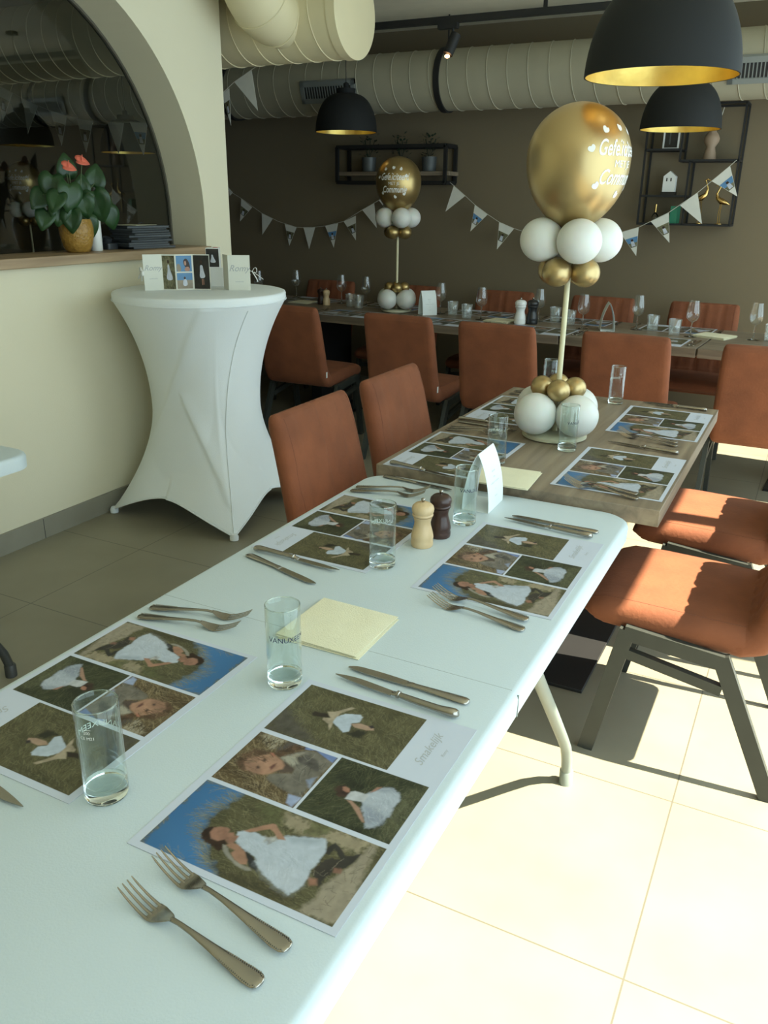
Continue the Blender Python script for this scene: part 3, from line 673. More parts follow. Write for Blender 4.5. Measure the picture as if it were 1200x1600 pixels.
def paint_print():
    rng = np.random.RandomState(5)
    U, V = 421, 298
    uu, vv = np.meshgrid(np.arange(U, dtype=float), np.arange(V, dtype=float), indexing='ij')
    C = np.ones((U, V, 3))*np.array((0.55, 0.59, 0.675))
    def vnoise(s):
        gu, gv = int(U/s)+3, int(V/s)+3; g = rng.rand(gu, gv); a, b = uu/s, vv/s; i, j = a.astype(int), b.astype(int); f, h = a-i, b-j
        f = f*f*(3-2*f); h = h*h*(3-2*h)
        return (g[i, j]*(1-f)+g[i+1, j]*f)*(1-h)+(g[i, j+1]*(1-f)+g[i+1, j+1]*f)*h
    N4, N9, N25, N2 = vnoise(4), vnoise(9), vnoise(25), vnoise(2)
    def rect(u0, u1, v0, v1): return (uu >= u0) & (uu <= u1) & (vv >= v0) & (vv <= v1)
    def sdf(pts):
        P = np.array(pts, float); d = np.full((U, V), 1e9); ins = np.zeros((U, V), bool)
        for k in range(len(P)):
            a, b = P[k], P[(k+1) % len(P)]; e = b-a; L = max(1e-6, e.dot(e))
            t = np.clip(((uu-a[0])*e[0]+(vv-a[1])*e[1])/L, 0, 1)
            d = np.minimum(d, np.hypot(uu-a[0]-t*e[0], vv-a[1]-t*e[1]))
            if abs(e[0]) > 1e-9 or abs(e[1]) > 1e-9:
                c = ((a[1] > vv) != (b[1] > vv)); x = a[0]+(vv-a[1])/(e[1] if abs(e[1]) > 1e-9 else 1e-9)*e[0]; ins ^= c & (uu < x)
        return np.where(ins, d, -d)
    def mixin(m, col): C[:] = C*(1-m[..., None])+np.asarray(col)*m[..., None]
    def blob(name, col, reg, feather=0.9, noise=0.0, alpha=1.0, var=0.12):
        d = sdf(PRINT[name])+(N4-0.5)*noise*2+(N2-0.5)*noise
        m = np.clip(d/feather*0.5+0.5, 0, 1)*alpha*reg
        c = np.asarray(col)[None, None, :]*(1+(N4-0.5)*1.2*var+(N9-0.5)*1.8*var)[..., None]
        mixin(m, c)
    def strokes(reg, n, cols, lmin, lmax, ang, spread, alpha=0.75, inside=None):
        ids = np.argwhere(reg if inside is None else reg & inside)
        if not len(ids): return
        for k in rng.randint(0, len(ids), n):
            u, v = ids[k]; a = ang+rng.randn()*spread+ (N25[u, v]-0.5)*1.6; l = rng.uniform(lmin, lmax); c = np.array(cols[rng.randint(len(cols))])*rng.uniform(0.7, 1.3); cu = rng.uniform(-0.03, 0.03)
            t = np.arange(0, l, 0.7); aa = a+cu*t
            x = np.clip((u+np.cumsum(np.cos(aa))*0.7).round().astype(int), 0, U-1); y = np.clip((v+np.cumsum(np.sin(aa))*0.7).round().astype(int), 0, V-1)
            ok = reg[x, y]; x, y = x[ok], y[ok]
            C[x, y] = C[x, y]*(1-alpha)+c*alpha
    A, B, Cc, D = rect(274, 408, 13, 219), rect(148, 264, 14, 146), rect(149, 268, 151, 286), rect(10, 140, 13, 287)
    g1, g2, g3 = (0.05, 0.046, 0.022), (0.135, 0.12, 0.06), (0.22, 0.195, 0.105)
    d1, d2, d3 = (0.020, 0.024, 0.012), (0.062, 0.066, 0.032), (0.14, 0.14, 0.075)
    b1, b2, b3 = (0.05, 0.032, 0.015), (0.17, 0.12, 0.06), (0.38, 0.30, 0.18)
    for reg, pal, n, ang in ((A, (g1, g2, g3), 2600, 2.6), (B, (b1, b2, b3), 2200, 2.2), (Cc, (d1, d2, d3), 1700, 0.4), (D, (g1, g2, g3), 3400, -1.45)):
        f = np.clip(N9*0.5+N25*0.5, 0, 1)[..., None]; base = np.array(pal[0])*(1-f)+np.array(pal[1])*f*1.1
        C[reg] = base[reg]; strokes(reg, n, pal, 5, 17, ang, 0.45, 0.38)
    # big print: sky, dune, girl lying on her side
    blob('sandT', (0.36, 0.30, 0.20), D, 4, 4, 0.9); blob('sandR', (0.33, 0.28, 0.205), D, 3, 2, 1)
    blob('bush', (0.12, 0.12, 0.05), D, 3, 5, 0.8, 0.4); blob('tuft', (0.10, 0.105, 0.045), D, 5, 5, 0.6, 0.4)
    blob('shade', (0.05, 0.042, 0.022), D, 6, 4, 0.75)
    sk = np.clip((sdf(PRINT['sky'])+(N9-0.5)*10)/14+0.5, 0, 1)*D
    mixin(sk, np.array((0.055, 0.175, 0.37))[None, None]*(1+0.3*(vv-40)/100)[..., None])
    edge = (sk > 0.12) & (sk < 0.9)
    strokes(D, 420, ((0.30, 0.27, 0.16), (0.22, 0.20, 0.12), (0.16, 0.15, 0.09)), 10, 26, -1.5, 0.3, 0.35, edge)
    strokes(D, 30, ((0.12, 0.10, 0.07), (0.20, 0.17, 0.12)), 6, 16, 0.6, 1.0, 0.5, sdf(PRINT['sandR']) > 2)
    blob('boot2', (0.045, 0.038, 0.03), D, 1.5, 2); blob('boot1', (0.04, 0.036, 0.03), D, 1.0, 0.6); blob('knee', (0.30, 0.15, 0.10), D, 2); blob('heel', (0.25, 0.13, 0.09), D, 1.5, 1)
    strokes(D, 8, ((0.22, 0.19, 0.14),), 6, 12, 1.0, 1.2, 0.6, sdf(PRINT['boot2']) > 0)
    blob('gap', (0.03, 0.03, 0.03), D, 1.2, 0.5); blob('hair', (0.035, 0.018, 0.011), D, 1.4, 1.2, 1, 0.5)
    blob('dress', (0.50, 0.55, 0.62), D, 1.6, 1.0, 1, 0.07); blob('dressS', (0.58, 0.62, 0.68), D, 9, 2, 0.55, 0.06); blob('dressG', (0.33, 0.38, 0.44), D, 4, 1, 0.6)
    dd = (sdf(PRINT['dress']) > 1.5) & (uu < 88)
    strokes(dd, 260, ((0.60, 0.64, 0.70), (0.40, 0.45, 0.52), (0.52, 0.57, 0.64)), 10, 26, 2.2, 0.25, 0.16, dd & (sdf(PRINT['dress']) > 6))
    blob('flow', (0.35, 0.32, 0.28), D, 2, 3, 0.7, 0.6)
    blob('jack', (0.30, 0.275, 0.23), D, 1.2, 0.4); blob('face', (0.31, 0.16, 0.11), D, 1.3, 0.2, 1, 0.22); blob('arm1', (0.38, 0.21, 0.14), D, 1.1, 0.2, 1, 0.12); blob('arm2', (0.38, 0.205, 0.135), D, 1.2, 0.2, 1, 0.14)
    # portrait
    blob('Bpale', (0.38, 0.33, 0.24), B, 4, 3, 0.9); blob('Bshade', (0.10, 0.085, 0.075), B, 3, 2, 0.9)
    strokes(B, 60, (b1, b2), 8, 20, 2.9, 0.3, 0.7, sdf(PRINT['Bpale']) > -4)
    blob('Bj1', (0.17, 0.24, 0.46), B, 1.5, 0.3); blob('Bcoat', (0.18, 0.16, 0.13), B, 1.6, 0.4, 1, 0.22); blob('Bcol', (0.37, 0.34, 0.27), B, 2.5, 0.4); blob('Bblk', (0.095, 0.085, 0.075), B, 2, 0.4, 0.9, 0.3)
    blob('Bneck', (0.10, 0.07, 0.055), B, 2.5, 0.2); blob('Bj2', (0.36, 0.42, 0.60), B, 1.6, 0.3); blob('Bj3', (0.30, 0.36, 0.50), B, 2, 0.5, 0.8)
    blob('Bhair', (0.10, 0.055, 0.032), B, 3, 3, 0.95, 0.5)
    blob('Bface', (0.42, 0.235, 0.155), B, 2.0, 0.3, 1, 0.14); blob('Bfsh', (0.22, 0.12, 0.085), B, 7, 1, 0.75); blob('Bear', (0.42, 0.17, 0.11), B, 1.5)
    blob('Beye1', (0.05, 0.03, 0.025), B, 1.8, 0, 0.9); blob('Beye2', (0.05, 0.03, 0.025), B, 1.8, 0, 0.9); blob('Bmouth', (0.12, 0.045, 0.04), B, 1.6, 0, 0.9)
    strokes(B, 70, ((0.16, 0.09, 0.05), (0.06, 0.035, 0.02), (0.28, 0.19, 0.11)), 8, 20, 1.2, 0.4, 0.5, sdf(PRINT['Bhair']) > 0)
    strokes(B, 30, ((0.05, 0.045, 0.04), (0.28, 0.26, 0.21)), 10, 26, 2.6, 0.3, 0.45, sdf(PRINT['Bcoat']) > 3)
    # girl sitting in dark grass
    blob('Cdark', (0.016, 0.02, 0.012), Cc, 8, 4, 0.7); blob('Clight', (0.13, 0.125, 0.075), Cc, 14, 5, 0.6, 0.4)
    strokes(Cc, 260, (d2, d3), 5, 14, 2.4, 0.4, 0.5, sdf(PRINT['Clight']) > -4)
    blob('Chair', (0.05, 0.028, 0.02), Cc, 2, 1.5, 1, 0.5); blob('Cskirt', (0.46, 0.50, 0.56), Cc, 2, 1.4, 0.95, 0.08); blob('Csh', (0.24, 0.27, 0.33), Cc, 5, 3, 0.75, 0.2); blob('Csh2', (0.26, 0.29, 0.34), Cc, 4, 2, 0.7)
    strokes(sdf(PRINT['Cskirt']) > 1, 70, ((0.60, 0.64, 0.68), (0.28, 0.31, 0.37)), 6, 14, 2.2, 0.3, 0.25, sdf(PRINT['Cskirt']) > 5)
    blob('Cbod', (0.52, 0.53, 0.55), Cc, 1.2, 0.2); blob('Cface', (0.38, 0.19, 0.13), Cc, 1.2, 0.2, 1, 0.3); blob('Carm', (0.40, 0.24, 0.17), Cc, 1.1, 0.2); blob('Carm2', (0.36, 0.19, 0.14), Cc, 1.1, 0.2)
    # girl seen small in the meadow
    blob('Aroad', (0.075, 0.065, 0.055), A, 8, 5, 0.8, 0.3); blob('Adark', (0.02, 0.02, 0.014), A, 3, 2, 0.9); blob('Ahair', (0.035, 0.025, 0.018), A, 1.2, 0.3)
    blob('Atorso', (0.38, 0.31, 0.22), A, 1.2, 0.3, 1, 0.2); blob('Askirt', (0.50, 0.56, 0.64), A, 1.2, 0.4, 1, 0.1); blob('Aleg', (0.42, 0.28, 0.20), A, 1.1, 0.2); blob('Ashoe', (0.04, 0.03, 0.03), A, 1.2)
    C[(A | B | Cc | D)] *= 0.86
    lin = C.reshape(-1, 3).clip(0, 1)
    return U, V, lin
def build_mat():
    U, V, lin = paint_print()
    co = np.empty((U*V, 3)); iu, iv = np.meshgrid(np.arange(U), np.arange(V), indexing='ij')
    co[:, 0] = (iv.ravel()/(V-1)-0.5)*0.297; co[:, 1] = (iu.ravel()/(U-1)-0.5)*0.42; co[:, 2] = 0.0006
    a = (iu[:-1, :-1]*V+iv[:-1, :-1]).ravel(); q = np.stack([a, a+1, a+V+1, a+V], 1)
    me = bpy.data.meshes.new('placemat'); me.from_pydata(co.tolist(), [], q.tolist())
    ca_ = me.color_attributes.new('print', 'FLOAT_COLOR', 'POINT')
    ca_.data.foreach_set('color', np.concatenate([lin, np.ones((len(lin), 1))], 1).astype(np.float32).ravel())
    o = bpy.data.objects.new('tmp', me)
    mt, nt, b = nm('photo_print'); at = nt.nodes.new('ShaderNodeVertexColor'); at.layer_name = 'print'; nt.links.new(at.outputs[0], b.inputs['Base Color']); b.inputs['Roughness'].default_value = 0.45; b.inputs['Specular IOR Level'].default_value = 0.3
    me.materials.append(mt); me.materials.append(M['grey_text']); me.materials.append(M['paper'])
    bm = bmesh.new(); bm.from_mesh(me)
    # thickness rim and underside
    for vs_, z in (([(-0.1485, -0.21), (0.1485, -0.21), (0.1485, 0.21), (-0.1485, 0.21)], 0),):
        lo = [bm.verts.new((x, y, 0.0)) for x, y in vs_]; hi = [bm.verts.new((x, y, 0.00058)) for x, y in vs_]
        for i in range(4): f = bm.faces.new((lo[i], lo[(i+1) % 4], hi[(i+1) % 4], hi[i])); f.material_index = 2
        f = bm.faces.new(lo[::-1]); f.material_index = 2
    for body, size, u, v, sh in (('Smakelijk', 0.021, 343, 252, 0.45), ('Romy', 0.0075, 345, 276, 0.3)):
        tv, tf = text_geo(body, size, sh); bv = [bm.verts.new((v/1000-0.1485-y, u/1000-0.21+x, 0.0008)) for x, y in tv]
        for f in tf:
            try: g_ = bm.faces.new([bv[i] for i in f]); g_.material_index = 1
            except ValueError: pass
    for f in bm.faces:
        if f.material_index != 2 and f.normal.z < 0: f.normal_flip()
    bm.to_mesh(me); bm.free()
    bpy.data.objects.remove(o)
    o = bpy.data.objects.new('placemat', me); COL.objects.link(o); return o
mat0 = build_mat()
ZW, ZO = 0.7353, 0.7575
PM = [
 (-0.493, 0.783, ZW, 0, 'photo placemat on the white table nearest the camera, right side, fully visible'),
 (-0.906, 0.800, ZW, PI, 'photo placemat on the white table, cut by the left picture edge under a tall glass'),
 (-0.495, 1.597, ZW, 0, 'photo placemat on the white table, far right, beside the two knives and mills'),
 (-0.905, 1.612, ZW, PI, 'photo placemat on the white table, far left, in front of the nearer left chair'),
 (-0.418, 2.320, ZO, 0, 'photo placemat on the oak table, right side, nearer the white table'),
 (-0.418, 2.965, ZO, 0, 'photo placemat on the oak table, right side, at the far corner'),
 (-0.900, 2.255, ZO, PI, 'photo placemat on the oak table, left side, behind the white menu card'),
 (-0.905, 2.880, ZO, PI, 'photo placemat on the oak table, left side, left of the balloon base'),
]
for x, lab in ((-0.82, 'below the rightmost back-row glass pair'), (-1.47, 'just left of the big balloon pole'), (-2.10, 'in front of the two mills'), (-2.79, 'in front of the small balloon column')):
    PM.append((x, 4.875-0.05*(x+0.82), ZO, -PI/2-0.055, 'placemat at the back table, near side, '+lab))
for x, lab in ((-0.74, 'in front of the rightmost fluted chair'), (-1.36, 'behind the tumblers left of the arched card'), (-2.02, 'behind the white mill'), (-2.72, 'behind the small balloon column'), (-3.45, 'farthest left behind the wine glasses')):
    PM.append((x, 5.40-0.05*(x+0.74), ZO, PI/2-0.055, 'placemat at the back table, far side, '+lab))
for i, (x, y, z, r, lab) in enumerate(PM):
    o = mat0 if i == 0 else mat0.copy()
    if i: COL.objects.link(o)
    o.location = (x, y, z); o.rotation_euler = (0, 0, r); tag(o, lab, 'placemat', 'photo collage placemats')

# ================================================================ cutlery (local +x: handle end to tip)
def fork_proto():
    t = thing('fork', 'x', 'fork')
    mb = MB()
    # handle and neck as a flat tapering bar, beaded end
    path = [(-0.1035, 0.0035, 0.004, 0.0014), (-0.102, 0.0035, 0.0075, 0.0018), (-0.097, 0.0034, 0.0100, 0.0020), (-0.085, 0.0036, 0.0104, 0.002), (-0.065, 0.0050, 0.0085, 0.002), (-0.035, 0.0075, 0.0058, 0.0021), (-0.005, 0.0100, 0.0036, 0.0022), (0.015, 0.0105, 0.0029, 0.0023), (0.027, 0.0092, 0.0034, 0.0021)]
    rings = []
    for x, z, wy, hz in path: rings.append([(x, wy*math.cos(2*PI*k/12), z+hz*math.sin(2*PI*k/12)) for k in range(12)])
    mb.loft(rings)
    for s in (-1, 1):   # beaded rim
        for i in range(20):
            f = i/19; x = -0.1005+0.05*f; j = 0.0093 if x > -0.098 else 0.006
            y = s*(0.0098 - 0.0032*max(0, (x+0.085)/0.035))if x > -0.097 else s*0.0078
            mb.tube([(x-0.0007, y*0.9, 0.0055+0.0028*max(0, f-0.3)), (x+0.0007, y*0.9, 0.0055+0.0028*max(0, f-0.3))], 0.0008, 5)
    mb.build('handle', 'steel', t, ang=60)
    def zc(x): return 0.0092-0.0085*math.sin(min(1, (x-0.027)/0.030)*PI/2)+0.017*max(0, (x-0.055)/0.048)**1.6
    mb = MB(); rings = []
    for i in range(8):
        f = i/7; x = 0.025+0.033*f; wy = 0.0034+0.0095*min(1, f*1.35)**0.75; z = zc(x)
        rings.append([(x, wy*math.cos(2*PI*k/12), z+0.0011*math.sin(2*PI*k/12)+0.0012*math.cos(2*PI*k/12)**2) for k in range(12)])
    mb.loft(rings)
    for k in range(4):
        y = (k-1.5)*0.0070; rings = []
        for i in range(9):
            f = i/8; x = 0.055+0.0475*f; z = zc(x)+0.0008; wy = (0.0020*(1-f)+0.0011*f)*(0.5 if i == 8 else 1)
            rings.append([(x, y*(1-0.06*f)+wy*math.cos(2*PI*q/8), z+0.0010*math.sin(2*PI*q/8)) for q in range(8)])
        mb.loft(rings)
    mb.build('tines', 'steel', t, ang=60)
    return t
def knife_proto(grip):
    t = thing('knife', 'x', 'knife')
    mb = MB(); rings = []
    if grip: path = [(-0.112, 0.003, 0.003, 0.002, -0.004), (-0.110, 0.0055, 0.0065, 0.0055, -0.004), (-0.104, 0.0062, 0.0085, 0.0066, -0.003), (-0.096, 0.0065, 0.0082, 0.0062, -0.0015), (-0.08, 0.0065, 0.0066, 0.0050, 0), (-0.05, 0.0062, 0.0066, 0.0048, 0.0006), (-0.02, 0.0062, 0.0058, 0.0046, 0.0006), (-0.010, 0.0062, 0.0050, 0.0042, 0), (-0.009, 0.0062, 0.0068, 0.0058, 0), (-0.005, 0.0062, 0.0068, 0.0058, 0), (-0.004, 0.006, 0.005, 0.004, 0), (0.006, 0.005, 0.0058, 0.0022, 0)]
    else: path = [(-0.105, 0.003, 0.003, 0.0012, 0), (-0.103, 0.0034, 0.0078, 0.0026, 0), (-0.097, 0.0038, 0.0096, 0.0032, 0), (-0.08, 0.004, 0.0092, 0.0034, 0), (-0.04, 0.004, 0.0070, 0.0034, 0), (-0.01, 0.004, 0.0056, 0.0034, 0), (-0.004, 0.004, 0.0068, 0.0034, 0), (0.004, 0.004, 0.0072, 0.0018, 0)]
    for x, z, wy, hz, dy in path: rings.append([(x, dy+wy*math.cos(2*PI*k/14), max(0.0003, z+hz*math.sin(2*PI*k/14))) for k in range(14)])
    mb.loft(rings); mb.build('handle', 'steel', t, ang=50)
    mb = MB(); top = []; bot = []
    n = 18
    for i in range(n+1):
        f = i/n; x = 0.004+0.110*f
        a = 0.0070*(1-(f**6)*0.75) if not grip else 0.0062*(1-f**3*0.95)
        b_ = -0.0075-0.0018*math.sin(f*PI) if f < 0.8 else -0.0085*(1-((f-0.8)/0.2)**2)
        if grip: b_ = -0.0068-0.002*math.sin(f*PI*0.8) if f < 0.6 else -0.0085*(1-((f-0.6)/0.4)**1.6)
        top.append((x, a)); bot.append((x, b_))
    pts = top+bot[::-1]
    mb.prism(pts, 0.0030, 0.0046); mb.build('blade', 'steel', t, ang=60)
    return t
fork0 = fork_proto(); knife0 = knife_proto(False); knife1 = knife_proto(True)
used = set()
def lay(proto, A, B, z, lab, grp, tilt=0.0):
    """A is the tip, B the handle end"""
    x, y = (A[0]+B[0])/2, (A[1]+B[1])/2; a = math.atan2(A[1]-B[1], A[0]-B[0])
    if proto.name not in used: used.add(proto.name); c = proto; c.location = (x, y, z); c.rotation_euler = (0, 0, a); c['label'] = lab
    else: c = copy_tree(proto, (x, y, z), a, lab)
    c['group'] = grp; c.rotation_euler[1] = tilt
    return c
GF, GK = 'steel forks laid at the places', 'steel knives laid at the places'
lay(fork0, (-0.588, 0.513), (-0.378, 0.487), ZW, 'steel fork nearest the camera, at the bottom of the picture', GF)
lay(fork0, (-0.588, 0.566), (-0.372, 0.533), ZW+0.0022, 'steel fork second from the bottom, its tines over the nearest placemat edge', GF)
lay(fork0, (-0.592, 1.384), (-0.380, 1.358), ZW+0.0022, 'steel fork at the far right placemat of the white table, touching the print', GF)
lay(fork0, (-0.586, 1.347), (-0.376, 1.320), ZW, 'steel fork at the far right placemat of the white table, the one nearer the camera', GF)
lay(fork0, (-0.845, 1.114), (-1.045, 1.062), ZW, 'steel fork on the left of the white table, upper of the pair', GF)
lay(fork0, (-0.838, 1.068), (-1.040, 1.024), ZW, 'steel fork on the left of the white table, lower of the pair', GF)
lay(fork0, (-0.850, 1.945), (-1.045, 1.880), ZW, 'steel fork near the far left corner of the white table, upper of the pair', GF)
lay(fork0, (-0.843, 1.900), (-1.045, 1.846), ZW, 'steel fork near the far left corner of the white table, lower of the pair', GF)
lay(knife1, (-0.606, 1.021), (-0.380, 1.004), ZW+0.002, 'steel knife with curved pistol grip, just above the nearest placemat', GK)
lay(knife0, (-0.592, 1.054), (-0.380, 1.052), ZW, 'plain steel table knife above the nearest placemat, beyond the pistol grip one', GK)
lay(knife1, (-0.606, 1.848), (-0.374, 1.825), ZW+0.0022, 'pistol grip knife at the far right corner of the white table, the nearer one', GK)
lay(knife0, (-0.585, 1.875), (-0.372, 1.870), ZW, 'plain knife at the far right corner of the white table, the farther one', GK)
lay(knife1, (-0.808, 1.380), (-1.035, 1.392), ZW+0.0022, 'pistol grip knife beside the far left placemat, crossing the print edge', GK)
lay(knife0, (-0.830, 1.305), (-1.030, 1.358), ZW, 'plain knife lying askew on the left of the white table', GK)
lay(knife1, (-0.802, 0.556), (-1.028, 0.585), ZW, 'knife cut by the left picture edge, only its blade tip in view', GK)
lay(knife1, (-0.806, 2.020), (-1.030, 2.060), ZO+0.002, 'pistol grip knife along the near left edge of the oak table', GK)
lay(knife0, (-0.815, 1.985), (-1.020, 2.003), ZW, 'plain knife at the far left end of the white table, against the oak table', GK)
lay(fork0, (-0.535, 2.128), (-0.321, 2.092), ZO+0.002, 'fork on the oak table at its near right placemat, closer to the camera side', GF)
lay(fork0, (-0.545, 2.155), (-0.330, 2.128), ZO+0.002, 'fork on the oak table lying across the edge of its near right placemat', GF)
lay(knife1, (-0.525, 2.610), (-0.299, 2.575), ZO+0.001, 'pistol grip knife on the oak table between its two right placemats', GK)
lay(fork0, (-0.528, 2.760), (-0.318, 2.700), ZO+0.002, 'fork on the oak table at the far right placemat, over the print', GF)
lay(fork0, (-0.520, 2.715), (-0.315, 2.665), ZO+0.001, 'fork on the oak table at the far right placemat, off the print', GF)
lay(knife1, (-0.523, 3.228), (-0.297, 3.222), ZO, 'pistol grip knife at the far right corner of the oak table', GK)
lay(knife0, (-0.525, 3.250), (-0.315, 3.252), ZO, 'plain knife at the far right corner of the oak table', GK)
lay(knife1, (-0.835, 2.640), (-1.058, 2.655), ZO, 'pistol grip knife on the oak table between its two left placemats', GK)
lay(knife0, (-0.835, 2.595), (-1.045, 2.612), ZO, 'plain knife on the oak table between its two left placemats', GK)
lay(fork0, (-0.835, 2.555), (-1.040, 2.530), ZO, 'upper fork on the oak table above its near left placemat', GF)
lay(fork0, (-0.835, 2.515), (-1.040, 2.495), ZO, 'lower fork on the oak table above its near left placemat', GF)
lay(fork0, (-0.830, 3.155), (-1.035, 3.130), ZO, 'nearer fork at the far left corner of the oak table', GF)
lay(fork0, (-0.830, 3.200), (-1.035, 3.185), ZO, 'farther fork at the far left corner of the oak table', GF)
NB = [('rightmost place', -0.82, 1), ('place left of the big pole', -1.47, 1), ('place before the mills', -2.10, 1), ('place before the small balloons', -2.79, 1)]
for nme, x, s in NB:
    y = 4.875-0.05*(x+0.82)
    lay(knife0, (x+0.27, y+0.11), (x+0.255, y-0.10), ZO, 'plain knife on the near side of the back table, '+nme, GK)
    lay(knife1, (x+0.245, y+0.11), (x+0.232, y-0.10), ZO, 'grip knife at the near side of the back table, '+nme, GK)
    lay(fork0, (x-0.245, y+0.10), (x-0.25, y-0.11), ZO, 'fork on the near side of the back table, '+nme, GF)
for nme, x in (('rightmost place', -0.74), ('place behind the arched card', -1.36), ('place behind the white mill', -2.02), ('place behind the small balloons', -2.72)):
    y = 5.40-0.05*(x+0.74)
    lay(knife0, (x-0.255, y-0.10), (x-0.245, y+0.11), ZO, 'knife on the far side of the back table, '+nme, GK)
    lay(fork0, (x+0.245, y-0.10), (x+0.25, y+0.11), ZO, 'fork on the far side of the back table, '+nme, GF)

# ================================================================ glasses
def highball():
    t = thing('highball_glass', 'x', 'glass', (0, 0, 0))
    H, R = 0.143, 0.0285
    mb = MB()
    prof = [(R, 0.0185), (R, 0.03), (R, 0.08), (R, H-0.002), (R-0.0008, H), (R-0.0016, H-0.001), (R-0.0019, H-0.01), (R-0.0020, 0.05), (R-0.0024, 0.026), (R-0.004, 0.0205), (R-0.008, 0.0190)]
    mb.lathe(prof, 64, cap0=False, cap1=False); mb.build('glass_wall', 'thin_glass', t, ang=60)
    mb = MB(); mb.lathe([(R-0.004, 0.0), (R-0.001, 0.0015), (R, 0.005), (R, 0.0180), (R-0.004, 0.0182), (R-0.008, 0.0178), (0.010, 0.0160), (0.0008, 0.0155)], 64); mb.build('glass_base', 'glass', t, ang=60)
    mb = MB(); mb.tube([((R-0.0009)*math.cos(2*PI*k/48), (R-0.0009)*math.sin(2*PI*k/48), H-0.0006) for k in range(48)], 0.0010, 6, closed=True); mb.build('rim', 'glass', t)
    def wrap(body, size, z, a0, off, mt, name, sh=0):
        vs, fs = text_geo(body, size, sh); m2 = MB(); rr = R+off
        m2.add([(rr*math.cos(a0+x/rr), rr*math.sin(a0+x/rr), z+y) for x, y in vs], fs)
        return m2.build(name, mt, t, smooth=False)
    wrap('VANUXEEM', 0.0125, 0.092, 0.0, 0.0004, 'navy_print', 'brand_print')
    wrap('VANUXEEM', 0.0125, 0.092, 0.0, 0.0002, 'white_print', 'print_backing')
    vs1, fs1 = text_geo('200', 0.006); vs2, fs2 = text_geo('CE M21', 0.006)
    m2 = MB(); rr = R+0.0003
    for vs, fs, z in ((vs1, fs1, 0.115), (vs2, fs2, 0.107)): m2.add([(rr*math.cos(PI*0.85+x/rr), rr*math.sin(PI*0.85+x/rr), z+y) for x, y in vs], fs)
    m2.add([(rr*math.cos(PI*0.85+(k/8-0.5)*0.4), rr*math.sin(PI*0.85+(k/8-0.5)*0.4), z) for z in (0.1195, 0.1200) for k in range(9)], [(k, k+1, k+10, k+9) for k in range(8)])
    m2.build('measure_mark', 'white_print', t, smooth=False)
    return t
hb = highball()
HG = [
 (-0.729, 0.629, ZW, 2.35, 'tall clear glass nearest the camera, standing on the left placemat edge'),
 (-0.672, 0.968, ZW, -0.72, 'tall clear glass with blue lettering left of the folded cream napkin'),
 (-0.745, 1.457, ZW, 2.0, 'tall clear glass in front of the two pepper mills'),
 (-0.684, 1.779, ZW, -0.55, 'tall clear glass in front of the white arched menu card'),
 (-0.765, 2.225, ZO, 2.2, 'tall clear glass behind the menu card, on the oak table'),
 (-0.617, 2.460, ZO, -0.35, 'tall clear glass in front of the balloon base'),
 (-0.628, 3.185, ZO, 2.6, 'tall clear glass standing alone right of the balloon base'),
 (-0.893, 3.190, ZO, 0.6, 'tall clear glass half hidden behind the gold base balloons'),
]
for i, (x, y, z, r, lab) in enumerate(HG):
    if z == ZW and i == 0: z += 0.0
    c = hb if i == 0 else copy_tree(hb)
    c.location = (x, y, z); c.rotation_euler = (0, 0, r); c['label'] = lab; c['group'] = 'tall highball glasses'

def wine():
    t = thing('wine_glass', 'x', 'wine glass')
    mb = MB()
    prof = [(0.036, 0.0), (0.036, 0.0012), (0.02, 0.003), (0.006, 0.006), (0.0035, 0.012), (0.0033, 0.04), (0.0034, 0.078), (0.006, 0.084)]
    mb.lathe(prof, 32); mb.build('stem_and_foot', 'glass', t, ang=60)
    mb = MB()
    o = [(0.0035, 0.0835), (0.012, 0.086), (0.024, 0.094), (0.034, 0.108), (0.0375, 0.125), (0.0365, 0.145), (0.033, 0.17), (0.029, 0.195), (0.0278, 0.205)]
    i_ = [(r-0.0012, z+(0.0015 if z < 0.1 else 0)) for r, z in o[::-1]]; i_[0] = (0.0268, 0.205); i_[-1] = (0.001, 0.0865)
    mb.lathe(o, 36, cap0=False, cap1=False); mb.build('bowl', 'thin_bowl', t, ang=80)
    return t
wg = wine()
WG = [(-3.164, 5.47, 'leftmost full wine glass on the back table'), (-2.935, 5.43, 'wine glass just left of the small balloon base'), (-2.285, 5.298, 'wine glass right of the triangular white menu card'),
      (-1.943, 5.173, 'wine glass left of the white pepper mill'), (-1.589, 5.288, 'wine glass right of the black mill'), (-1.262, 5.126, 'wine glass just right of the big balloon pole'),
      (-0.959, 5.252, 'wine glass right of the open arched card'), (-0.627, 5.132, 'wine glass beside the two tumblers before the rightmost fluted chair'), (-0.293, 5.199, 'wine glass at the right picture edge'),
      (-3.86, 5.40, 'wine glass half hidden behind the white standing table, right of its rim'), (-3.66, 5.62, 'wine glass peeping above the rim of the white standing table')]
for i, (x, y, lab) in enumerate(WG):
    c = wg if i == 0 else copy_tree(wg)
    c.location = (x, y, ZO); c['label'] = lab; c['group'] = 'wine glasses on the back table'
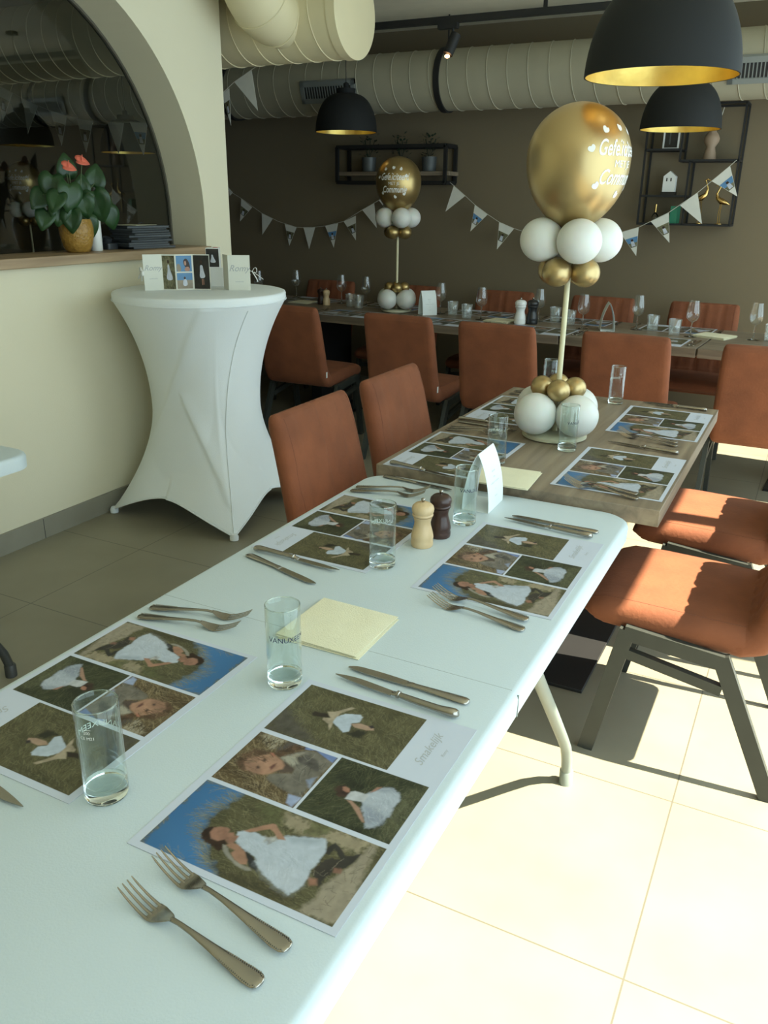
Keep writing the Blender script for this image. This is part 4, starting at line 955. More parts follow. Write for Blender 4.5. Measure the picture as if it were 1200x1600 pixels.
def tumbler():
    mb = MB(); n = 40
    prof = [(0.0285, 0), (0.0295, 0.003), (0.0365, 0.093), (0.0355, 0.094), (0.0340, 0.085), (0.0275, 0.012), (0.001, 0.010)]
    vs = []
    for j, (r, z) in enumerate(prof):
        for k in range(n):
            a = 2*PI*k/n; q = r*(1+(0.035 if k % 2 else 0)*(1 if 0 < j < 3 else 0)); vs.append((q*math.cos(a), q*math.sin(a), z))
    fs = [(j*n+k, j*n+(k+1) % n, (j+1)*n+(k+1) % n, (j+1)*n+k) for j in range(len(prof)-1) for k in range(n)]
    fs += [tuple(range(n-1, -1, -1)), tuple((len(prof)-1)*n+k for k in range(n))]
    mb.add(vs, fs[:-2]); return mb.build('water_tumbler', 'thin_ribbed', ang=70)
tb = tumbler()
TB = [(-2.985, 5.285, 'ribbed tumbler behind its twin, right of the leftmost wine glass'), (-2.887, 5.236, 'ribbed tumbler left of the small balloon base'), (-2.175, 5.25, 'ribbed tumbler right of the triangular card, behind its twin'),
      (-2.033, 5.152, 'ribbed tumbler left of the wine glass by the white mill'), (-1.49, 5.32, 'ribbed tumbler just left of the big balloon pole'), (-1.365, 5.215, 'ribbed tumbler seen behind the big balloon pole'),
      (-0.866, 5.255, 'left one of the two ribbed tumblers before the rightmost fluted chair'), (-0.720, 5.135, 'right one of the two ribbed tumblers before the rightmost fluted chair'), (-0.205, 5.192, 'ribbed tumbler cut by the right picture edge')]
for i, (x, y, lab) in enumerate(TB):
    c = tb if i == 0 else tb.copy()
    if i: COL.objects.link(c)
    c.location = (x, y, ZO); tag(c, lab, 'tumbler', 'ribbed water tumblers')

# ================================================================ mills
def mill(name, cat, loc, body, label, h=0.106, grooves=True):
    t = thing(name, label, cat, loc); s = h/0.106
    prof = [(0.024, 0), (0.0255, 0.003), (0.0258, 0.012), (0.0245, 0.0165), (0.0258, 0.021), (0.0255, 0.026), (0.0235, 0.036), (0.0195, 0.050), (0.0185, 0.058), (0.0200, 0.066), (0.0225, 0.072)]
    mb = MB(); mb.lathe([(r*s, z*s) for r, z in prof], 40); mb.build('mill_body', body, t, ang=60)
    prof = [(0.0215, 0.0725), (0.0240, 0.0745), (0.0242, 0.077), (0.0225, 0.079), (0.0250, 0.084), (0.0258, 0.090), (0.0240, 0.097), (0.018, 0.1025), (0.008, 0.1055), (0.003, 0.106)]
    mb = MB(); mb.lathe([(r*s, z*s) for r, z in prof], 40); mb.build('mill_head', body, t, ang=60)
    mb = MB(); mb.lathe([(0.003*s, 0.105*s), (0.0028*s, 0.108*s), (0.0048*s, 0.1105*s), (0.0048*s, 0.114*s), (0.001, 0.1165*s)], 18); mb.build('knob', 'steel', t, ang=60)
mill('pepper_mill', 'mill', (-0.716, 1.600, ZW), 'beech', 'pale beech wooden mill on the white table, in front of the dark one')
mill('pepper_mill', 'mill', (-0.703, 1.672, ZW), 'wenge', 'dark brown wooden mill on the white table, behind the pale one')
mill('pepper_mill', 'mill', (-1.655, 5.105, ZO), 'white_lacquer', 'white mill on the back table beside the black one', 0.150)
mill('pepper_mill', 'mill', (-1.590, 5.150, ZO), 'black_lacquer', 'black mill on the back table beside the white one', 0.150)
mill('pepper_mill', 'mill', (-3.262, 5.335, ZO), 'wenge', 'dark mill on the back table left of the small wooden one', 0.11)
mill('pepper_mill', 'mill', (-3.195, 5.300, ZO), 'beech', 'small pale wooden mill on the back table, left of the tumblers', 0.11)

# ================================================================ napkins, menu cards
def napkins(loc, rot, sx, sy, label, n=4, jit=0.004):
    mb = MB(); rnd = random.Random(hash(label) % 1000 if False else len(label))
    z = 0
    for i in range(n):
        dx, dy = rnd.uniform(-jit, jit), rnd.uniform(-jit, jit); a = rnd.uniform(-0.02, 0.02); k = 10; vs = []; th = 0.0026
        g = 9
        for zz in (0, 1):
            for j in range(g):
                for i2 in range(g):
                    x = (i2/(g-1)-0.5)*sx; y = (j/(g-1)-0.5)*sy
                    e = min(i2, g-1-i2, j, g-1-j)
                    cr = 0.0016*math.sin(7*x/sx+3*y/sy+i) if e else 0
                    X = x*math.cos(a)-y*math.sin(a)+dx; Y = x*math.sin(a)+y*math.cos(a)+dy
                    vs.append((X, Y, z+(th-(0.0010 if e == 0 else 0)+abs(cr) if zz else (0.0002 if e else 0.0006)+(abs(cr) if i else 0))))
        fs = []
        for j in range(g-1):
            for i2 in range(g-1):
                q = j*g+i2; fs += [(q, q+g, q+g+1, q+1), (g*g+q, g*g+q+1, g*g+q+g+1, g*g+q+g)]
        ed = [i2 for i2 in range(g)]+[g*(j+1)-1 for j in range(1, g)]+[g*g-2-i2 for i2 in range(g-1)]+[g*(g-1-j) for j in range(1, g-1)]
        for q in range(len(ed)): p, r = ed[q], ed[(q+1) % len(ed)]; fs.append((p, r, g*g+r, g*g+p))
        mb.add(vs, fs); z += th*0.9
    return tag(mb.build('folded_napkins', 'napkin', None, loc, rot, ang=70), label, 'napkin', 'folded cream napkins')
napkins((-0.686, 1.168, ZW), 0.0, 0.165, 0.165, 'square stack of cream napkins in the middle of the white table', 3)
napkins((-0.692, 2.10, ZO), 0.05, 0.165, 0.165, 'cream napkins on the near edge of the oak table behind the menu card', 3)
napkins((-0.50, 5.19, ZO), -0.35, 0.19, 0.165, 'cream napkins on the back table, right of the tumblers', 5)
napkins((-1.80, 5.16, ZO), -0.2, 0.17, 0.165, 'cream napkins on the back table left of the white mill', 4)
napkins((-3.42, 5.34, ZO), 0.0, 0.17, 0.165, 'cream napkins on the back table left of the small mills', 4)
def menu_card(loc, rot, wd, dep, h, label, textside=1):
    # two bowed leaves meeting in a ridge, standing on a base strip; local y runs along the ridge
    t = thing('menu_card', label, 'menu card', loc, rot, 'white arched menu cards')
    prof = [(dep/2*(1-(i/14)**2.1)**0.9 if i else dep/2, h*i/14) for i in range(15)]
    mb = MB(); th = 0.0008
    def leaf(s):
        vs = []
        for x, z in prof:
            for q in (0, 1):
                for y in (-wd/2, wd/2): vs.append((s*(x+(th if q else 0)), y, z))
        fs = []
        for i in range(14):
            a, b = i*4, (i+1)*4
            fs += [(a, a+1, b+1, b), (a+2, b+2, b+3, a+3), (a, b, b+2, a+2), (a+1, a+3, b+3, b+1)]
        mb.add(vs, fs)
    leaf(1); leaf(-1); mb.box(-dep/2, dep/2, -wd/2, wd/2, 0, th)
    mb.build('card_leaves', 'card', t, ang=50)
    m2 = MB()
    def px(z):
        f = z/h*14; i = int(f); f -= i; return prof[i][0]*(1-f)+prof[i+1][0]*f
    for body, z, s in (('Aperitief', .64, .0065), ('Soep', .545, .006), ('Hoofdgerecht met groenten', .455, .0055), ('of', .33, .006), ('dessert', .215, .006)):
        vs, fs = text_geo(body, s)
        for sg in (1, -1): m2.add([(sg*(px(z*h+y)+th*1.6), sg*x, z*h+y) for x, y in vs], fs)
    m2.build('menu_text', 'grey_text', t, smooth=False)
    return t
menu_card((-0.691, 1.925, ZW), 0.03, 0.118, 0.070, 0.152, 'white arched menu card at the end of the white table beside the tall glass')
menu_card((-2.345, 5.215, ZO), -0.70, 0.105, 0.075, 0.158, 'white menu card on the back table, right of the small balloon column')
menu_card((-1.112, 5.13, ZO), 0.33, 0.105, 0.082, 0.165, 'white menu card on the back table seen end on as an open arch')

# ================================================================ balloon columns
def balloon_column(loc, label, face, phase, gold='gold', group='gold and white balloon columns'):
    t = thing('balloon_column', label, 'balloons', loc, 0, group)
    mb = MB(); mb.lathe([(0.098, 0), (0.105, 0.004), (0.105, 0.014), (0.098, 0.018), (0.01, 0.02)], 48); mb.build('base_disc', 'disc_cream', t)
    mb = MB(); mb.tube([(0, 0, 0.018), (0, 0, 0.56)], 0.0085, 16); mb.build('pole', 'pole_cream', t)
    def ball(r, a, R, z, mt, squash=0.97):
        mb = MB(); n = 20
        prof = [(max(0.0006, r*math.sin(PI*i/n)), -r*squash*math.cos(PI*i/n)) for i in range(n+1)]
        # knot pointing to the pole
        mb.lathe(prof, 32, cap0=False, cap1=False)
        mb.lathe([(0.0055, 0), (0.0065, 0.004), (0.002, 0.010)], 10, (-r*0.98, 0, 0), axis='x')
        mb.build('balloon', mt, t, (R*math.cos(a), R*math.sin(a), z), a, ang=80)
    cam_a = phase
    for k in range(4):
        q = cam_a+k*PI/2
        ball(0.066, q+math.radians(15), 0.090, 0.615, 'balloon_white')
        ball(0.045, q+math.radians(55), 0.060, 0.523, gold, 0.95)
        ball(0.068, q+math.radians(45), 0.092, 0.087, 'balloon_white', 0.98)
        ball(0.0365, q+math.radians(2), 0.052, 0.163, gold)
    # big printed balloon
    prof = []; N = 40
    for i in range(N+1):
        f = i/N; a = PI*f
        z = -math.cos(a)
        if z < 0: r = math.sin(a)**(1.0+0.35*(-z)); zz = z*0.206
        else: r = math.sin(a); zz = z*0.152
        prof.append((max(0.0008, 0.150*r), zz))
    def rad(z):
        for (r0, z0), (r1, z1) in zip(prof, prof[1:]):
            if z0 <= z <= z1: return r0+(r1-r0)*(z-z0)/(z1-z0)
        return 0.01
    mb = MB(); mb.lathe(prof, 72, cap0=False, cap1=False); mb.lathe([(0.010, 0.0), (0.012, 0.004), (0.006, 0.014)], 16, (0, 0, -0.216))
    big = mb.build('printed_balloon', gold, t, (0, 0, 0.842), face, ang=80)
    m2 = MB()
    def wrap(vs, fs, z, dx=0, off=0.0007):
        out = []
        for x, y in vs:
            zz = z+y; r = rad(zz)+off; a = (x+dx)/0.148; out.append((r*math.cos(a), r*math.sin(a), zz))
        m2.add(out, fs)
    for body, size, z, sh, dx in (('Gefeliciteerd', 0.060, 0.022, 0.4, 0), ('MET JE', 0.026, -0.018, 0, 0.0), ('Communie', 0.056, -0.054, 0.4, 0)):
        vs, fs = text_geo(body, size, sh)
        if body == 'Gefeliciteerd': vs = [(x*0.62, y) for x, y in vs]
        if body == 'Communie': vs = [(x*0.68, y) for x, y in vs]
        wrap([(x, y) for x, y in vs], fs, z, dx)
    leaf = [(0, 0), (0.006, 0.004), (0.011, 0.0105), (0.010, 0.018), (0.004, 0.0215), (0.0, 0.016), (-0.006, 0.019), (-0.012, 0.014), (-0.010, 0.006)]
    for dx, z, a in ((-0.075, 0.062, -0.7), (-0.010, 0.068, -0.4), (0.055, 0.062, 0.6), (0.085, 0.02, 0.4), (-0.085, -0.085, 0.4), (0.0, -0.105, -0.8), (0.075, -0.090, 0.2), (-0.11, 0.01, 0.3)):
        q = smooth_poly(leaf, 2); q = [(x*math.cos(a)-y*math.sin(a), x*math.sin(a)+y*math.cos(a)) for x, y in q]
        wrap(q, [tuple(range(len(q)))], z, dx)
    m2.build('balloon_print', 'white_print', big, smooth=False)
    return t
ca = math.atan2(-2.6, 0.7)
balloon_column((-0.698, 2.600, ZO), 'large gold and white balloon column standing on the oak table', ca+math.radians(57), ca)
ca2 = math.atan2(-5.27, 2.6)
balloon_column((-2.600, 5.255, ZO), 'distant gold and white balloon column on the back table, left of centre', ca2-math.radians(12), ca2, 'gold_dull')
balloon_column((-6.15, 5.28, ZO), 'added dim gold balloon column beyond the arch, standing for a reflection, left picture edge', ca2, ca2+0.3, 'gold_dull')  # extra column added beyond the glass, built instead of a reflected one
# ================================================================ standing table with stretch cover
def cocktail(cx, cy):
    t = thing('standing_table', 'tall round standing table under a white stretch cover with pointed feet', 'table', (cx, cy, 0))
    H, R, RF = 1.075, 0.400, 0.535
    fa = [math.atan2(2.815-cy, -2.955-cx), math.atan2(2.812-cy, -2.205-cx), math.atan2(3.50-cy, -2.235-cx), math.atan2(3.52-cy, -2.955-cx)]
    fr = [math.hypot(2.815-cy, -2.955-cx), math.hypot(2.812-cy, -2.205-cx), math.hypot(3.50-cy, -2.235-cx), math.hypot(3.52-cy, -2.955-cx)]
    n = 260; T = 90
    folds = [[(-50.4, 1.029), (-61.5, 0.90), (-72.9, 0.777), (-98, 0.58), (-127, 0.404)], [(-76, 0.60), (-55.6, 0.387), (-44, 0.243), (-41, 0.15)]]
    def crease(th, z):
        # the stretched cloth is lifted over the crossed legs inside
        a = math.degrees((th+PI) % (2*PI)-PI); b = 0
        for ln in folds:
            for (a0, z0), (a1, z1) in zip(ln, ln[1:]):
                ax, bx_ = (a-a0)*0.005, (a1-a0)*0.005; az, bz_ = z-z0, z1-z0; L = bx_*bx_+bz_*bz_
                q = max(0, min(1, (ax*bx_+az*bz_)/L)); dx, dz = ax-q*bx_, az-q*bz_; side = ax*bz_-az*bx_
                d = math.hypot(dx, dz); b = max(b, 0.0075*math.exp(-(d/(0.010 if side > 0 else 0.045))**2))
        return b
    def foot(th):
        best = 9; fi = 0
        for i, a in enumerate(fa):
            d = abs((th-a+PI) % (2*PI)-PI)
            if d < best: best = d; fi = i
        nx = 9
        for i, a in enumerate(fa):
            if i == fi: continue
            d = abs((fa[fi]-a+PI) % (2*PI)-PI)
            s = ((a-fa[fi]+PI) % (2*PI)-PI)*((th-fa[fi]+PI) % (2*PI)-PI)
            if s > 0: nx = min(nx, d)
        if nx > 8: nx = PI/2
        return fi, min(1, best/(nx/2))      # 0 at the foot, 1 halfway between feet
    def pt(th, u):
        fi, m_ = foot(th); rf = fr[fi]
        hem = 0.018+0.125*(1-(1-m_)**1.9) if m_ > 0 else 0.018
        zt = H-0.035; z = zt+(hem-zt)*u
        # radius profile along feet and along mid directions
        def prof(u, a, wst, e, uw):
            if u < uw: f = u/uw; return wst+(a-wst)*(1-f)**2.1
            f = (u-uw)/(1-uw); return wst+(e-wst)*f**1.75
        rfoot = prof(u, R, 0.262, rf, 0.50); rmid = prof(u, R, 0.250, 0.335, 0.56)
        # convex side panels pulled straight between the feet: interpolate like a polygon
        k = u**1.3; half = PI/4; phi = m_*half
        poly = rfoot*math.cos(half)/math.cos(half-phi) if True else 0
        rnd = rfoot+(rmid-rfoot)*(math.sin(m_*PI/2)**2)
        r = rnd*(1-k)+(max(rmid*0.985, poly)*0.75+rnd*0.25)*k
        if u < 0.25: r = r*(u/0.25)+(1-u/0.25)*(rnd)
        r += crease(th, z)
        return Vector((r*math.cos(th), r*math.sin(th), z))
    ths = []
    for i in range(4):
        a = fa[i]; b = fa[(i+1) % 4]; d = (b-a) % (2*PI)
        for k in range(n//4):
            f = k/(n//4); f2 = 0.5-0.5*math.cos(PI*f)*abs(math.cos(PI*f))**(-0.0) if False else f
            ths.append(a+d*f2)
    mb = MB(); N = len(ths)
    vs = []
    for r, z in ((0.02, H), (0.2, H), (R-0.012, H), (R-0.003, H-0.003), (R, H-0.010), (R, H-0.030)):
        vs += [(r*math.cos(a), r*math.sin(a), z) for a in ths]
    K = 6
    for j in range(T+1):
        u = (j/T)
        if j == 0: continue
        vs += [tuple(pt(a, u)) for a in ths]
    rows = K+T
    fs = [(j*N+k, j*N+(k+1) % N, (j+1)*N+(k+1) % N, (j+1)*N+k) for j in range(rows-1) for k in range(N)]
    fs.append(tuple(range(N-1, -1, -1)))
    mb.add(vs, fs); o = mb.build('stretch_cover', 'stretch', t, ang=75)
    so = o.modifiers.new('thick', 'SOLIDIFY'); so.thickness = 0.002; so.offset = -1
    # seams and hem
    fi = 1
    mb = MB(); pts = [pt(fa[fi]+0.40*(1-j/40)**1.2+0.0, j/40)+Vector((0, 0, 0)) for j in range(1, 41)]
    pts = [p*1.0+Vector((p.x, p.y, 0)).normalized()*0.0015 for p in pts]
    mb.tube(pts, 0.0028, 6); mb.build('seam', 'stretch', t)
    mb = MB(); mb.tube([pt(a, 1.0) for a in ths], 0.0035, 6, closed=True); mb.build('hem', 'stretch', t)
    mb = MB(); mb.tube([(( R+0.0015)*math.cos(2*PI*k/80), (R+0.0015)*math.sin(2*PI*k/80), H-0.036) for k in range(80)], 0.0022, 6, closed=True); mb.build('rim_seam', 'stretch', t)
    for a, r in zip(fa, fr):
        mb = MB(); mb.lathe([(0.012, 0.0), (0.020, 0.003), (0.021, 0.02), (0.014, 0.032)], 16, ((r-0.006)*math.cos(a), (r-0.006)*math.sin(a), 0.0)); mb.build('foot_pocket', 'stretch', t)
    # folding frame inside
    for a, r in zip(fa, fr):
        b = a+PI
        mb = MB(); mb.tube([((r-0.03)*math.cos(a), (r-0.03)*math.sin(a), 0.03), (0.02*math.cos(a), 0.02*math.sin(a), 0.60), (0.19*math.cos(b), 0.19*math.sin(b), H-0.03)], 0.013, 8)
        mb.build('leg', 'white_steel', t)
    return H
cocktail(-2.59, 3.15)
ZK = 1.0755
def fold_card(name, pts, h, label, panels, cat='card'):
    """zigzag standing card: pts are the fold lines on the table, panels a list of drawings"""
    cx, cy = pts[0]; t = thing(name, label, cat, (cx, cy, ZK))
    th = 0.0012
    for i in range(len(pts)-1):
        a = Vector((pts[i][0]-cx, pts[i][1]-cy, 0)); b = Vector((pts[i+1][0]-cx, pts[i+1][1]-cy, 0))
        d = (b-a); wd = d.length; d.normalize(); nrm = Vector((d.y, -d.x, 0))   # towards the camera side
        mb = MB()
        def P(u, v, o): p = a+d*u*wd+nrm*o; return (p.x, p.y, v*h)
        slots = ['cream_card', 'p_grass', 'p_sky', 'p_white', 'p_skin', 'p_hair', 'grey_text', 'p_sand', 'p_black']
        S = {n_: k for k, n_ in enumerate(slots)}
        mb.add([P(0, 0, 0), P(1, 0, 0), P(1, 1, 0), P(0, 1, 0), P(0, 0, -th), P(1, 0, -th), P(1, 1, -th), P(0, 1, -th)],
               [(0, 1, 2, 3), (7, 6, 5, 4), (0, 4, 5, 1), (1, 5, 6, 2), (2, 6, 7, 3), (3, 7, 4, 0)], 0)
        for k, (kind, m_, data) in enumerate(panels[i]):
            if kind == 'p': mb.poly([P(u, v, 0.0003+0.0002*k) for u, v in data], S[m_])
            if kind == 's': mb.poly([P(u, v, 0.0003+0.0002*k) for u, v in smooth_poly(data, 2)], S[m_])
            if kind == 't':
                body, size, u0, v0, sh = data; vs, fs = text_geo(body, size, sh)
                mb.add([P(u0+x/wd, v0+y/h, 0.0005) for x, y in vs], fs, S[m_])
        mb.build('card_panel', slots, t, smooth=False)
    return t
def R4(a, b, c, d): return [(a, b), (c, b), (c, d), (a, d)]
girl = [(0.42, 0.72), (0.55, 0.72), (0.58, 0.60), (0.80, 0.34), (0.72, 0.28), (0.45, 0.27), (0.28, 0.32), (0.42, 0.55)]
girlh = [(0.42, 0.84), (0.55, 0.85), (0.57, 0.75), (0.42, 0.74)]
P1 = [[('t', 'grey_text', ('Romy', 0.034, 0.5, 0.62, 0.35)), ('t', 'grey_text', ('communie', 0.009, 0.5, 0.33, 0))],
      [('p', 'p_grass', R4(0.03, 0.03, 0.97, 0.96)), ('s', 'p_white', girl), ('s', 'p_hair', girlh)],
      [('p', 'p_sky', R4(0.07, 0.52, 0.93, 0.96)), ('s', 'p_sand', [(0.07, 0.52), (0.35, 0.52), (0.30, 0.72), (0.1, 0.75)]), ('s', 'p_hair', [(0.45, 0.82), (0.62, 0.9), (0.78, 0.8), (0.85, 0.6), (0.72, 0.58), (0.5, 0.68)]), ('s', 'p_skin', [(0.5, 0.80), (0.62, 0.82), (0.64, 0.7), (0.52, 0.68)]), ('s', 'p_skin', [(0.55, 0.64), (0.78, 0.66), (0.84, 0.53), (0.5, 0.53)]),
       ('p', 'p_sand', R4(0.07, 0.04, 0.93, 0.30)), ('p', 'p_sky', R4(0.07, 0.28, 0.93, 0.48)), ('s', 'p_white', [(0.42, 0.30), (0.58, 0.32), (0.66, 0.14), (0.48, 0.10), (0.36, 0.15)]), ('s', 'p_hair', [(0.44, 0.37), (0.54, 0.38), (0.56, 0.31), (0.44, 0.30)])],
      [('p', 'p_black', R4(0.03, 0.03, 0.97, 0.97)), ('s', 'p_white', [(0.42, 0.70), (0.58, 0.70), (0.62, 0.55), (0.74, 0.36), (0.5, 0.32), (0.36, 0.36), (0.42, 0.55)]), ('s', 'p_hair', [(0.42, 0.83), (0.56, 0.83), (0.57, 0.73), (0.43, 0.72)]), ('p', 'p_skin', R4(0.50, 0.14, 0.54, 0.31)), ('p', 'p_skin', R4(0.58, 0.15, 0.62, 0.31))]]
fold_card('greeting_card', [(-2.775, 2.985), (-2.725, 3.055), (-2.672, 3.083), (-2.618, 3.145), (-2.545, 3.175)], 0.160, 'zigzag card with photos of a child in white, standing left on the standing table', P1)
fold_card('greeting_card', [(-2.535, 3.262), (-2.470, 3.215), (-2.385, 3.270)], 0.158, 'cream card lettered Romy standing on the right of the standing table', [[], [('t', 'grey_text', ('Romy', 0.040, 0.5, 0.62, 0.35)), ('t', 'grey_text', ('communie', 0.009, 0.5, 0.25, 0))]])
def ribbon(loc, rot, label):
    mb = MB()
    for s in (1, -1):
        pts = [(0.0, 0, 0.0)]+[(s*0.022*math.sin(PI*i/8), 0.002*i/8, 0.006*s+0.012*math.sin(2*PI*i/8)) for i in range(1, 8)]
        mb.tube(pts, 0, 4, flat=(0.0045, 0.0008))
    mb.tube([(0, 0, 0), (0.03, 0.004, -0.02), (0.05, 0.004, -0.035)], 0, 4, flat=(0.004, 0.0008)); mb.tube([(0, 0, 0), (0.02, -0.004, -0.03), (0.026, -0.004, -0.045)], 0, 4, flat=(0.004, 0.0008))
    tag(mb.build('ribbon_bow', 'white_print', None, loc, rot), label, 'ribbon')
ribbon((-2.379, 3.279, ZK+0.085), 0.4, 'white ribbon bow at the right edge of the Romy card')
ribbon((-2.780, 2.980, ZK+0.085), 2.6, 'white ribbon bow at the left edge of the zigzag photo card')
g = thing('gift_box', 'small white gift box with red seal and a child photo, stacked on another box', 'box', (-2.655, 3.345, ZK+0.088), 0.55)
mb = MB(); mb.box(-0.032, 0.032, -0.032, 0.032, 0, 0.092); mb.build('box_body', 'white_lacquer', g, bevel=0.001)
mb = MB(); mb.add([(-0.030, -0.0325, 0.004), (0.030, -0.0325, 0.004), (0.030, -0.0325, 0.088), (-0.030, -0.0325, 0.088)], [(0, 1, 2, 3)], 0)
mb.add([(x*0.055-0.028, -0.0328, z*0.085) for x, z in smooth_poly(girl, 1)], [tuple(range(16))], 1); mb.build('box_photo', ['p_black', 'p_white'], g, smooth=False)
mb = MB(); mb.lathe([(0.012, 0), (0.012, 0.002)], 18, (0.012, 0.0, 0.092)); mb.build('seal', 'red', g)
mb = MB(); mb.box(-0.03, 0.03, -0.028, 0.028, 0, 0.0875)
tag(mb.build('gift_box', 'white_lacquer', None, (-2.640, 3.350, ZK), 0.55, bevel=0.001), 'plain white gift box under the one with the red seal', 'box')

# ================================================================ things on the counter
ZB = 1.2385
t = thing('potted_anthurium', 'potted anthurium with two coral flowers in a mustard pot on the counter', 'plant', (-3.085, 2.905, ZB))
mb = MB(); mb.lathe([(0.045, 0), (0.052, 0.003), (0.066, 0.035), (0.075, 0.075), (0.0765, 0.105), (0.072, 0.132), (0.066, 0.145), (0.061, 0.143), (0.066, 0.128), (0.03, 0.125), (0.001, 0.125)], 40); mb.build('pot', 'mustard', t, ang=60)
def rayp(u, v, x):      # world point at depth plane x on the sight line of a leaf
    d = right*((u-600)/1286.35)+up*((800-v)/1286.35)+fwd; k = x/d.x; return Vector((0, 0, 1.478))+d*k
base = Vector((-3.085, 2.905, ZB))
def leafm(c, size, tip, face, name='leaf', mt='leaf'):
    """heart shaped blade: c centre, tip direction, face normal"""
    tip = tip.normalized(); f = (face-tip*face.dot(tip)).normalized(); s = tip.cross(f)
    L = [(0, -0.34), (0.16, -0.50), (0.34, -0.46), (0.46, -0.25), (0.45, 0.0), (0.33, 0.28), (0.15, 0.50), (0, 0.66)]
    prof = L+[(-x, y) for x, y in L[-2:0:-1]]
    prof = smooth_poly(prof, 2); mb = MB(); n = len(prof)
    vs = []
    for q in (1.0, 0.55):
        for x, y in prof: vs.append(c+s*x*size*q+tip*(y*q)*size+f*(abs(x*q)*0.22*size-0.20*size*(y*q)**2))
    vs.append(c)
    fs = [(i, (i+1) % n, n+(i+1) % n, n+i) for i in range(n)]+[(n+i, n+(i+1) % n, 2*n) for i in range(n)]
    mb.add([v-base for v in vs], fs); o = mb.build(name, mt, t, ang=80)
    so = o.modifiers.new('s', 'SOLIDIFY'); so.thickness = 0.0012
    return o
cv = Vector((0.75, -0.62, 0.15))
LV = [(103, 262, -3.14, .085, (0.0, 0.0, 1)), (80, 290, -3.10, .10, (-.1, -.2, -1)), (108, 305, -3.02, .105, (0, -.15, -1)), (132, 320, -3.03, .085, (.0, .25, -1)), (152, 318, -3.04, .12, (0, .35, -1)), (148, 278, -3.10, .09, (0, .3, 1)), (172, 338, -3.08, .09, (0, .35, -1)),
      (112, 342, -3.02, .085, (0, -.1, -1)), (62, 310, -3.12, .085, (0, -.7, -.6)), (70, 340, -3.10, .08, (0, -.5, -1)), (93, 330, -3.06, .09, (0, -.3, -1)), (140, 352, -3.06, .08, (0, .3, -1)), (128, 290, -3.08, .07, (0, .1, .9)), (165, 310, -3.13, .08, (0, .8, -.4)), (88, 312, -3.0, .08, (0, -.5, -.8))]
for i, (u, v, x, s, tp) in enumerate(LV):
    rr = random.Random(i); fc = cv+Vector((rr.uniform(-.3, .3), rr.uniform(-.3, .3), rr.uniform(0, .6)))
    c = rayp(u, v, x); leafm(c, s*1.2, Vector(tp), fc)
    q = c-Vector(tp).normalized()*s*0.3
    mb = MB(); o_ = Vector((-3.085, 2.905, ZB+0.125)); mid = (o_+q)/2+Vector((0, 0, 0.03))
    mb.tube([o_-base, mid-base, q-base], 0.0022, 5); mb.build('leaf_stalk', 'stem', t)
for (u, v, x) in ((107, 261, -3.03), (128, 252, -3.05)):
    c = rayp(u, v, x); o = leafm(c, 0.062, Vector((0.35, 0.9, -0.2)), Vector((0.75, -0.3, 0.75)), 'flower', 'coral')
    mb = MB(); mb.tube([c-base, c-base+Vector((0.0, 0.005, 0.028))], [0.003, 0.0015], 8); mb.build('spadix', 'coral', o)
    mb = MB(); mb.tube([Vector((0, 0, 0.125)), (c-base)*0.5+Vector((0, 0, 0.03)), c-base], 0.0018, 5); mb.build('flower_stalk', 'stem', t)
mb = MB(); mb.lathe([(0.026, 0), (0.027, 0.002), (0.0285, 0.165), (0.0265, 0.167), (0.025, 0.02), (0.001, 0.018)], 32)
tag(mb.build('white_vase', 'white_lacquer', None, (-3.10, 3.035, ZB), ang=60), 'slim white cylinder vase on the counter, right of the mustard pot', 'vase')
for i in range(10):
    mb = MB(); rnd = random.Random(40+i); hx, hy = 0.075, 0.135
    mb.box(-hx, hx, -hy, hy, 0.0, 0.0022); mb.box(-hx+0.004, hx-0.004, -hy+0.003, hy-0.003, 0.0024, 0.0085, 1); mb.box(-hx, hx, -hy, hy, 0.0088, 0.0105)
    mb.tube([(hx, -hy, 0.001), (hx+0.006, -hy, 0.005), (hx, -hy, 0.010)], 0.0008, 4)
    o = mb.build('menu_folder', ['binder', 'galva'], None, (-3.10+rnd.uniform(-.01, .01), 3.345+rnd.uniform(-.03, .03), ZB+0.0004+i*0.0108), rnd.uniform(-.16, .16), smooth=False)
    nth = ['lowest', 'second from bottom', 'third from bottom', 'fourth from bottom', 'fifth from bottom', 'fifth from top', 'fourth from top', 'third from top', 'second from top', 'topmost']
    tag(o, 'black menu folder on the counter under the arch, %s in the stack' % nth[i], 'folder', 'black menu folders')
mb = MB(); mb.prism([(-0.07, -0.09), (0.07, -0.09), (0.07, 0.09), (-0.07, 0.09)], 0, 0.002); mb.tube([(0.02, 0.0, 0.006), (0.03, 0.02, 0.012), (0.02, 0.04, 0.006)], 0.003, 6, 1)
tag(mb.build('clipboard', ['disc_cream', 'black_metal'], None, (-3.11, 3.31, ZB+0.1105), 0.15), 'cream card with black clip lying on top of the folder stack', 'clipboard')
t2 = thing('payment_terminal', 'small black device between the white vase and the folder stack', 'device', (-3.15, 3.15, ZB))
mb = MB(); mb.prism(rrect(-0.045, 0.045, -0.035, 0.035, 0.012), 0, 0.03); mb.build('device_base', 'binder', t2, bevel=0.002)
mb = MB(); mb.tube([(0.0, 0, 0.03), (0.01, 0, 0.055)], 0.022, 18); mb.build('device_head', 'binder', t2, ang=60)

